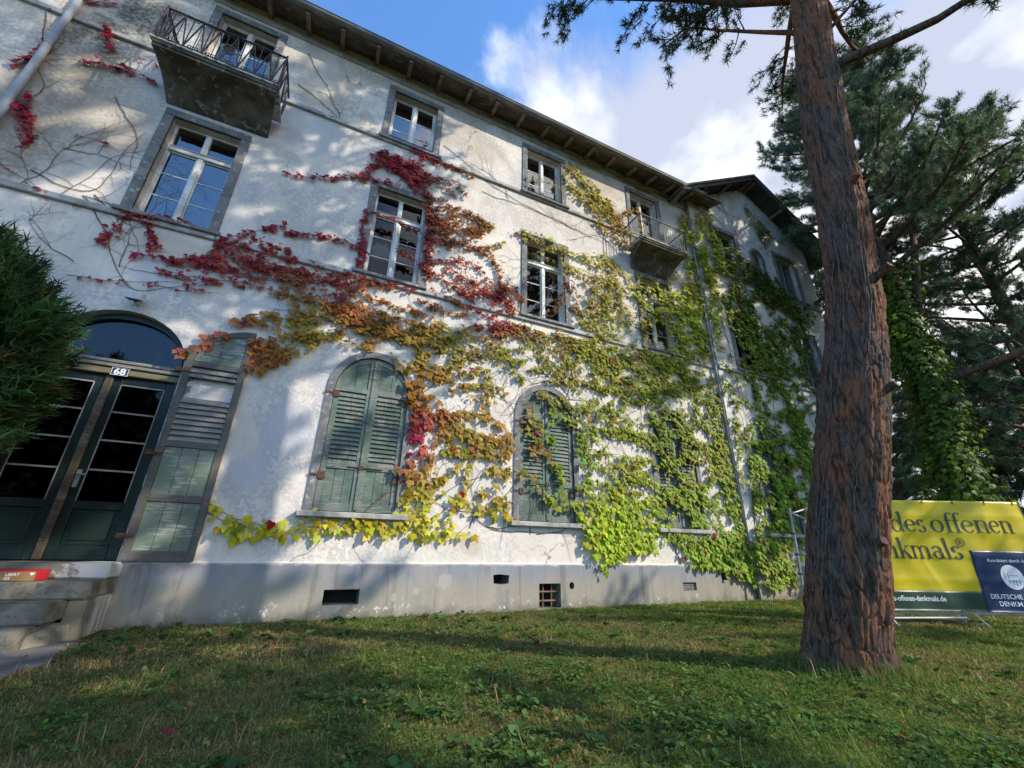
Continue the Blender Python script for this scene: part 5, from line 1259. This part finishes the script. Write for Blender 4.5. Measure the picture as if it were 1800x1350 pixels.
area([(1290, 560), (1440, 600), (1440, 760), (1300, 740)], .55, .115, [PI / 2, PI * .7, PI], gap=.2)
area([(1240, 640), (1310, 700), (1310, 960), (1270, 960), (1250, 800)], .45, .11, [PI / 2, PI], gap=.2)
area([(330, 455), (420, 425), (560, 470), (650, 510), (700, 560), (600, 545), (500, 515), (380, 490)], .42, .075, [PI, PI - .3, 0], gap=.4)
area([(760, 450), (860, 430), (915, 520), (900, 560), (800, 520)], .30, .075, [PI, -PI / 4], gap=.45)
area([(560, 520), (700, 555), (740, 600), (700, 620), (600, 560)], .7, .085, [PI, PI - .3], gap=.25)
for pts in ([(60, 300), (110, 330), (170, 342), (200, 300), (230, 255), (250, 235)], [(170, 342), (210, 385), (240, 400)], [(150, 345), (190, 400), (205, 480), (240, 517), (300, 505), (350, 495)], [(80, 20), (78, 60), (60, 110), (45, 140)], [(540, 95), (575, 150), (600, 215)], [(525, 150), (570, 185), (610, 222), (680, 240)], [(200, 170), (245, 240), (230, 300)],
            [(780, 255), (820, 290), (870, 322), (912, 335)], [(830, 300), (900, 350), (1000, 400), (1100, 445)], [(850, 340), (940, 370), (1040, 420)], [(1215, 352), (1245, 392), (1292, 424)], [(1260, 346), (1285, 390), (1302, 432)], [(1225, 352), (1270, 395), (1310, 440)], [(1240, 350), (1275, 375), (1330, 400), (1360, 440)], [(1330, 400), (1400, 445), (1420, 480)],
            [(745, 940), (742, 850), (735, 700), (735, 560), (720, 520)], [(1195, 990), (1170, 900), (1200, 760), (1190, 660)], [(1330, 1030), (1340, 850), (1300, 700), (1270, 560), (1240, 420)], [(1340, 1000), (1370, 800), (1350, 650), (1310, 520)], [(1350, 900), (1400, 750), (1395, 620)], [(1330, 960), (1310, 760), (1240, 640)], [(1195, 985), (1130, 850), (1080, 760), (1040, 660)], [(745, 900), (800, 850), (860, 830)], [(735, 700), (800, 640), (880, 600)], [(820, 885), (850, 930), (900, 935), (990, 935)]):
    ps(pts, bare=1, r=.008)
gs = random.Random(23)
def twig(p, d, L_, r, depth):
    pts = [np.array(p, float)]; n = max(3, int(L_ / .1))
    for i in range(n):
        d += gs.gauss(0, .24); pts.append(pts[-1] + .1 * np.array([math.cos(d), math.sin(d)]))
        if depth and gs.random() < .30: twig(pts[-1], d + gs.choice((-1, 1)) * gs.uniform(.4, 1.1), L_ * gs.uniform(.3, .6), r * .62, depth - 1)
    STEMS.tube([(q[0], surf_y(q[0]) - .012, q[1]) for q in pts], [r * (1 - .7 * i / n) for i in range(n + 1)], 4, False)
for px_, py_, d, L_ in ((30, 330, .9, 1.9), (100, 350, 1.3, 2.0), (150, 345, .5, 1.4), (210, 470, 2.0, 1.1), (130, 460, 2.6, 1.0), (60, 170, 1.2, 1.2), (240, 390, 1.7, 1.2), (110, 260, .3, 1.2), (20, 120, 1.0, .9), (600, 220, 1.9, 1.0), (690, 330, 1.0, .9), (880, 330, 2.2, 1.0), (1000, 400, 2.6, 1.4), (1090, 450, 2.4, 1.6), (820, 330, 2.8, 1.0), (1230, 380, 1.2, 1.2), (1300, 440, 1.5, 1.2), (1350, 450, 1.8, .9), (1060, 420, 2.9, 1.2), (560, 500, 2.9, 1.0), (330, 500, 3.0, .9)):
    twig(fxz(px_, py_), d, L_, .0062, 2)
for k in range(70):
    x, z = gs.uniform(1.0, 13.5), gs.uniform(.9, 6.5)
    if x < 3 and z > 5.0: continue
    twig((x, z), gs.choice((PI, PI - .4, PI / 2, PI * .7, 0)) + gs.gauss(0, .2), gs.uniform(.8, 2.2), gs.uniform(.005, .009), 2)
V_ = thing('climbing_creeper', 'self-clinging creeper spread over the facade, crimson leaves turning yellow and green', 'creeper', (9.0, 6.85, 0))
LP = np.array(LV['pos']); LS = np.array(LV['size']); LO = np.array(LV['out']); LA = np.array(LV['ang']); NL = len(LP)
pos3 = np.stack([LP[:, 0], surf_y(LP[:, 0]) - LO, LP[:, 1]], 1)
PXY = np.stack(proj(pos3)[:2], 1); LC = creeper_color(PXY)
vt = np.stack([np.sin(LA), -rng.uniform(.1, .75, NL), -np.cos(LA)], 1); vt /= np.linalg.norm(vt, axis=1)[:, None]
wn_ = np.stack([rng.normal(0, .35, NL), -np.ones(NL), rng.uniform(.1, .9, NL)], 1)
ut = np.cross(vt, wn_); ut /= np.linalg.norm(ut, axis=1)[:, None]; nt = np.cross(ut, vt)
pix = LS / proj(pos3)[2]; big = np.zeros(NL, bool); big[np.argsort(-(pix + 100 * 0))[:300]] = True
def leaf_geo(sel):
    S = LS[sel][:, None, None]
    q = pos3[sel][:, None, :] + (LEAF2[None, :, :1] * ut[sel][:, None, :] + LEAF2[None, :, 1:] * vt[sel][:, None, :] + LEAFZ[None, :, None] * nt[sel][:, None, :]) * S
    return q
q = leaf_geo(~big); n_ = len(q)
F_ = (LEAFF[None] + (np.arange(n_) * 13)[:, None, None]).reshape(-1, 3)
C_ = np.repeat(LC[~big], 13, 0); ctr = np.tile(np.r_[1.12, np.ones(12)], n_); C_ = C_ * ctr[:, None]
fo = link('foliage', np_mesh('foliage', q.reshape(-1, 3), F_, M_LEAF, C_), V_); fo['kind'] = 'stuff'
STEMS.build('stem', M_STEM, V_)
pal = {}
for i in np.where(big)[0]:
    key = tuple(np.round(LC[i] * 14).astype(int))
    if key not in pal:
        pal[key] = np_mesh('leaf', np.column_stack([LEAF2, LEAFZ]), LEAFF, M_LEAF, np.tile(np.array(key) / 14. + .01, (13, 1)))
    o = bpy.data.objects.new('leaf', pal[key]); COL.objects.link(o); o.parent = V_
    Mx = Matrix.Identity(4); p = pos3[i] - np.array(WLOC[V_.name])
    for r in range(3):
        Mx[r][0] = ut[i][r] * LS[i]; Mx[r][1] = vt[i][r] * LS[i]; Mx[r][2] = nt[i][r] * LS[i]; Mx[r][3] = p[r]
    o.matrix_basis = Mx
print('creeper leaves', NL)

# ivy on the far pine's trunk
def trunk_ivy(root, path, H, z0, z1, N, size, col, seed, rmax=.55):
    g = np.random.default_rng(seed); z = g.uniform(z0, z1, N); a = g.uniform(0, 2 * PI, N)
    r = .22 + rmax * g.uniform(0, 1, N) ** 1.3 * np.clip(3.2 * (fbm(np.stack([np.cos(a) * 1.6, np.sin(a) * 1.6, z * 1.1], 1), 4, 4) - .26), .1, 2)
    c = np.array([interp_pts(path, min(.999, zz / H))[0] for zz in z])
    p = c.copy(); p[:, 0] += np.cos(a) * r; p[:, 1] += np.sin(a) * r; p[:, 2] = z
    v = np.stack([np.cos(a) * .5, np.sin(a) * .5, -np.ones(N)], 1) + g.normal(0, .3, (N, 3)); v /= np.linalg.norm(v, axis=1)[:, None]
    w = np.stack([np.cos(a), np.sin(a), .5 + 0 * a], 1) + g.normal(0, .3, (N, 3)); u = np.cross(v, w); u /= np.linalg.norm(u, axis=1)[:, None]; nn = np.cross(u, v)
    s = size * g.uniform(.6, 1.3, N)
    q = p[:, None] + (LEAF2[None, :, :1] * u[:, None] + LEAF2[None, :, 1:] * v[:, None] + LEAFZ[None, :, None] * nn[:, None]) * s[:, None, None]
    C = np.repeat(np.array(col) * (1 + .3 * g.normal(0, 1, (N, 1))).clip(.4, 2), 13, 0)
    o = link('ivy', np_mesh('ivy', q.reshape(-1, 3), (LEAFF[None] + (np.arange(N) * 13)[:, None, None]).reshape(-1, 3), M_LEAF, C.clip(.01, .8)), root); o['kind'] = 'stuff'
trunk_ivy(P2, p2path, 15.8, .6, 8.5, 6500, .105, (.115, .175, .028), 6, .5)

# ------------------------------------------------------------------ lawn plants
def lawn_pts(n, ymin, ymax, dist=None):
    x = rng.uniform(-3.2, 15.5, n); y = rng.uniform(ymin, ymax, n); return x, y
def visible(x, y, pad=180):
    px, py, z = proj(np.stack([x, y, 0 * x + .03], 1)); return (z > .3) & (px > -pad) & (px < 1800 + pad) & (py < 1350 + 330)
def keep_off(x, y):
    return (x > path_edge(y) + rng.normal(0, .05, len(x))) & ~((x < -1.95) & (y > 5.5)) & (y < np.where(x > XW, WY, FY) - .05) & (np.hypot(x - 4.49, y - 2.67) > .36)
def blades(n, lo, hi, wlo, whi, hmin, hmax, seg2=True):
    X, Y = [], []
    tot = 0
    while tot < n:
        m_ = n * 3; d = rng.uniform(lo ** 1.0, hi ** 1.0, m_); a = rng.uniform(rad(-40), rad(92), m_); x = d * np.sin(a); y = d * np.cos(a)
        k = visible(x, y) & keep_off(x, y); X.append(x[k]); Y.append(y[k]); tot += k.sum()
    x = np.concatenate(X)[:n]; y = np.concatenate(Y)[:n]
    q = np.stack([x, y, 0 * x], 1); pat = fbm(q * .75, 41, 4); pat2 = fbm(q * 3.1, 47, 3); clump = fbm(q * 6.5, 53, 2)
    bare = fbm(q * 1.7, 61, 3); thin = rng.random(n) < np.clip((bare - .50) * 7, 0, .8)
    h = rng.uniform(hmin, hmax, n) * np.where(thin, .3, 1) * (.35 + 1.35 * clump) * (.75 + .6 * pat); w = rng.uniform(wlo, whi, n)
    az = rng.uniform(0, 2 * PI, n); lean = rng.uniform(.3, 1.9, n); dx, dy = np.cos(az), np.sin(az)
    z = ground_z(x, y) - .004; b = np.stack([x, y, z], 1); D_ = np.stack([dx, dy, 0 * dx], 1); S_ = np.stack([-dy, dx, 0 * dx], 1) * w[:, None]
    mid = b + D_ * (h * lean * .35)[:, None] + np.stack([0 * h, 0 * h, h * .62], 1); tip = b + D_ * (h * lean * 1.0)[:, None] + np.stack([0 * h, 0 * h, h * (1 - .42 * lean)], 1)
    V_ = np.stack([b - S_, b + S_, mid - S_ * .75, mid + S_ * .75, tip], 1).reshape(-1, 3); o = (np.arange(n) * 5)[:, None]
    F_ = np.concatenate([o + [0, 1, 3], o + [0, 3, 2], o + [2, 3, 4]])
    green = np.array([.140, .215, .042]); lush = np.array([.095, .185, .040]); dry = np.array([.36, .285, .15]); olive = np.array([.215, .215, .064])
    t = np.clip((pat - .36) * 4.5, 0, 1)[:, None]; c = olive * (1 - t) + green * t; t2 = np.clip((pat2 - .5) * 5, 0, 1)[:, None]; c = c * (1 - t2) + lush * t2
    left = np.clip((1.2 - x) / 3.0, 0, .45) + np.clip((pat - .5) * -1.5, 0, .25)
    dr = rng.random(n) < (.14 + left); c[dr] = dry * rng.uniform(.55, 1.15, (dr.sum(), 1))
    c = c * (1 + .22 * rng.normal(0, 1, (n, 1))).clip(.5, 1.7)
    return V_, F_, np.repeat(c, 5, 0).clip(.008, .6)
def collar(n, cx_, cy_, r0, r1, hmin, hmax):
    a = rng.uniform(0, 2 * PI, n); r = rng.uniform(r0, r1, n); x, y = cx_ + np.cos(a) * r, cy_ + np.sin(a) * r
    h = rng.uniform(hmin, hmax, n) * np.clip(1.5 - (r - r0) / (r1 - r0), .4, 1.2); w = rng.uniform(.0014, .0028, n); az = rng.uniform(0, 2 * PI, n); ln_ = rng.uniform(.1, .9, n)
    b = np.stack([x, y, ground_z(x, y) - .01], 1); D_ = np.stack([np.cos(az), np.sin(az), 0 * az], 1); S_ = np.stack([-np.sin(az), np.cos(az), 0 * az], 1) * w[:, None]; up = np.array([0, 0, 1.])
    mid = b + D_ * (h * ln_ * .3)[:, None] + up * (h * .6)[:, None]; tip = b + D_ * (h * ln_)[:, None] + up * (h * (1 - .3 * ln_))[:, None]
    V_ = np.stack([b - S_, b + S_, mid - S_ * .75, mid + S_ * .75, tip], 1).reshape(-1, 3); o = (np.arange(n) * 5)[:, None]
    c = np.where(rng.random((n, 1)) < .3, np.array([.30, .25, .12]), np.array([.12, .20, .04])) * rng.uniform(.6, 1.2, (n, 1))
    return V_, np.concatenate([o + [0, 1, 3], o + [0, 3, 2], o + [2, 3, 4]]), np.repeat(c, 5, 0)
A = [collar(3800, 4.49, 2.67, .31, .62, .05, .17), blades(190000, 1.0, 4.6, .0012, .0026, .025, .062), blades(130000, 4.0, 9.0, .0020, .0042, .025, .065), blades(60000, 8.0, 18.0, .004, .008, .04, .08), blades(1500, 1.5, 8, .0015, .003, .10, .20)]
Vs, Fs, Cs = [], [], []; o = 0
for v, f, c in A: Vs.append(v); Fs.append(f + o); Cs.append(c); o += len(v)
tag(link('grass', np_mesh('grass', np.concatenate(Vs), np.concatenate(Fs), M_GRASS, np.concatenate(Cs))), 'short mown lawn grass mixed with dry thatch', 'grass', kind='stuff')
# low broad-leaved weeds
OV = np.array([(0, 0), (.22, .15), (.34, .42), (.27, .74), (0, 1.0), (-.27, .74), (-.34, .42), (-.22, .15)]); OVF = np.array([(0, i, i + 1) for i in range(1, 7)])
def weeds(n, lo, hi, s0, s1, thr, seed, col, nl=(3, 6), patch=1.1):
    g = np.random.default_rng(seed); d = g.uniform(lo, hi, n * 6); a = g.uniform(rad(-30), rad(84), n * 6); x, y = d * np.sin(a), d * np.cos(a)
    k = visible(x, y) & keep_off(x, y) & (fbm(np.stack([x, y, 0 * x + seed], 1) * patch, seed, 3) > thr); x, y = x[k][:n], y[k][:n]
    Vv, Cc = [], []
    for xx, yy in zip(x, y):
        m_ = g.integers(*nl); a0 = g.uniform(0, 6.28); s = g.uniform(s0, s1); cc = np.array(col) * g.uniform(.6, 1.4)
        z0 = ground_z([xx], [yy])[0] + g.uniform(.015, .05)
        for j in range(m_):
            a = a0 + 6.28 * j / m_ + g.normal(0, .3); el = g.uniform(-.15, .75); dv = np.array([math.cos(a) * math.cos(el), math.sin(a) * math.cos(el), math.sin(el)]); sv = np.array([-math.sin(a), math.cos(a), g.normal(0, .25)])
            ss = s * g.uniform(.6, 1.2); off = g.normal(0, .02, 3) * [1, 1, .3]
            Vv.append(np.array([xx, yy, z0]) + off + OV[:, 1:] * ss * dv + OV[:, :1] * ss * sv + np.array([0, 0, 1]) * (-(OV[:, 1:] - .3) ** 2 * .4 * ss)); Cc.append(np.tile(cc * g.uniform(.8, 1.2), (8, 1)))
    return np.concatenate(Vv), np.concatenate(Cc)
W_ = [weeds(4200, 1.4, 4.5, .014, .030, .44, 3, (.085, .165, .04), (3, 5), 1.9), weeds(3000, 3.5, 9, .02, .042, .44, 5, (.08, .155, .036), (3, 6), 1.5), weeds(260, 1.6, 7, .035, .075, .50, 7, (.07, .14, .042), (4, 8), .9), weeds(110, 5.5, 7.6, .05, .10, .40, 9, (.06, .125, .036), (5, 9), .6)]
_keep = keep_off
keep_off = lambda x, y: _keep(x, y) & (x > .5 + .5 * np.sin(y * 3))
W_.append(weeds(1500, 1.4, 5.2, .022, .046, .43, 13, (.09, .165, .045), (3, 7), 1.2)); W_.append(weeds(700, 1.4, 3.4, .03, .055, .46, 17, (.10, .175, .05), (4, 8), 1.4))
keep_off = lambda x, y: (np.hypot(x - 4.49, y - 2.67) > .37) & (np.hypot(x - 4.49, y - 2.67) < 1.0)
W_.append(weeds(150, 3.6, 6.4, .03, .07, .30, 19, (.085, .16, .04), (4, 9), 2.0)); keep_off = _keep
vv = np.concatenate([w[0] for w in W_]); cc = np.concatenate([w[1] for w in W_])
tag(link('weeds', np_mesh('weeds', vv, (OVF[None] + (np.arange(len(vv) // 8) * 8)[:, None, None]).reshape(-1, 3), M_GRASS, cc.clip(.01, .6))), 'low clover and broad-leaved weeds in the lawn', 'weeds', kind='stuff')
# scattered leaf litter too small to count
n = 900; d = rng.uniform(1.6, 11, n * 3); a = rng.uniform(rad(-30), rad(84), n * 3); x, y = d * np.sin(a), d * np.cos(a); k = visible(x, y) & keep_off(x, y); x, y = x[k][:n], y[k][:n]; n = len(x)
az = rng.uniform(0, 6.28, n); tl = rng.normal(0, .45, (n, 2)); s_ = rng.uniform(.012, .034, n)
u = np.stack([np.cos(az), np.sin(az), tl[:, 0]], 1); v = np.stack([-np.sin(az), np.cos(az), tl[:, 1]], 1)
q = np.stack([x, y, ground_z(x, y) + rng.uniform(.012, .045, n)], 1)[:, None] + (LEAF2[None, :, :1] * u[:, None] + LEAF2[None, :, 1:] * v[:, None] + LEAFZ[None, :, None] * 2 * np.array([0, 0, 1.])) * s_[:, None, None]
pal_ = np.array([(.30, .19, .10), (.36, .25, .09), (.24, .12, .07), (.42, .34, .10), (.30, .07, .05)]); cl = pal_[rng.integers(0, 5, n)] * rng.uniform(.6, 1.2, (n, 1))
tag(link('leaf_litter', np_mesh('leaf_litter', q.reshape(-1, 3), (LEAFF[None] + (np.arange(n) * 13)[:, None, None]).reshape(-1, 3), M_LEAF, np.repeat(cl, 13, 0))), 'small dry leaf scraps scattered through the lawn', 'leaf litter', kind='stuff')
# fallen leaves and flowers one can pick out
def fallen(px, py, size, col, label, name='fallen_leaf', cat='leaf'):
    p = at_z(px, py, .035); me = np_mesh(name, np.column_stack([LEAF2, LEAFZ * 2.2]) * size * .62, LEAFF, M_LEAF, np.tile(np.array(col), (13, 1)))
    o = link(name, me, None, (p[0], p[1], .045)); o.rotation_euler = (rng.normal(0, .35), rng.normal(0, .35) + .5, rng.uniform(0, 6)); tag(o, label, cat)
fallen(785, 1243, .085, (.30, .17, .10), 'pale brown fallen leaf in the middle foreground grass')
fallen(283, 1292, .10, (.24, .05, .045), 'dull red fallen leaf on the dry grass at lower left')
fallen(483, 1132, .11, (.33, .09, .04), 'orange fallen leaf near the plinth below the green shutter')
fallen(1395, 1190, .10, (.26, .18, .10), 'tan fallen leaf at the foot of the big pine')
fallen(1590, 1300, .09, (.25, .12, .08), 'brown fallen leaf in the clover at lower right')
fallen(985, 1305, .08, (.28, .18, .12), 'faded fallen leaf in the lowest central grass')
fallen(38, 1158, .08, (.40, .17, .08), 'orange fallen leaf on the grey path by the steps')
def flower(px, py, label):
    p = at_z(px, py, .06); m_ = MB()
    for i in range(11):
        a = i / 11 * 6.283; m_.add([(0, 0, 0), (.014 * math.cos(a - .25), .014 * math.sin(a - .25), .004), (.019 * math.cos(a), .019 * math.sin(a), .003), (.014 * math.cos(a + .25), .014 * math.sin(a + .25), .004)], [(0, 1, 2, 3)])
    t = thing('dandelion', label, 'flower', (p[0], p[1], 0)); fl = link('blossom', m_.mesh('blossom', M_DAND), t, (p[0], p[1], .065)); fl.rotation_euler = (-.5, .1, 0)
    MB().tube([(p[0], p[1], 0), (p[0] + .004, p[1], .064)], .0018, 5).build('stalk', M_STALK, t)
M_DAND = simple('yellow_petal', (.75, .42, .01), (.8, .55, .02), 40, .6, .05); M_STALK = simple('green_stalk', (.09, .14, .03), (.07, .12, .03), 30, .6, .05)
flower(683, 1240, 'yellow flower in the foreground grass left of the middle'); flower(868, 1178, 'yellow flower in the grass below the barred cellar opening')
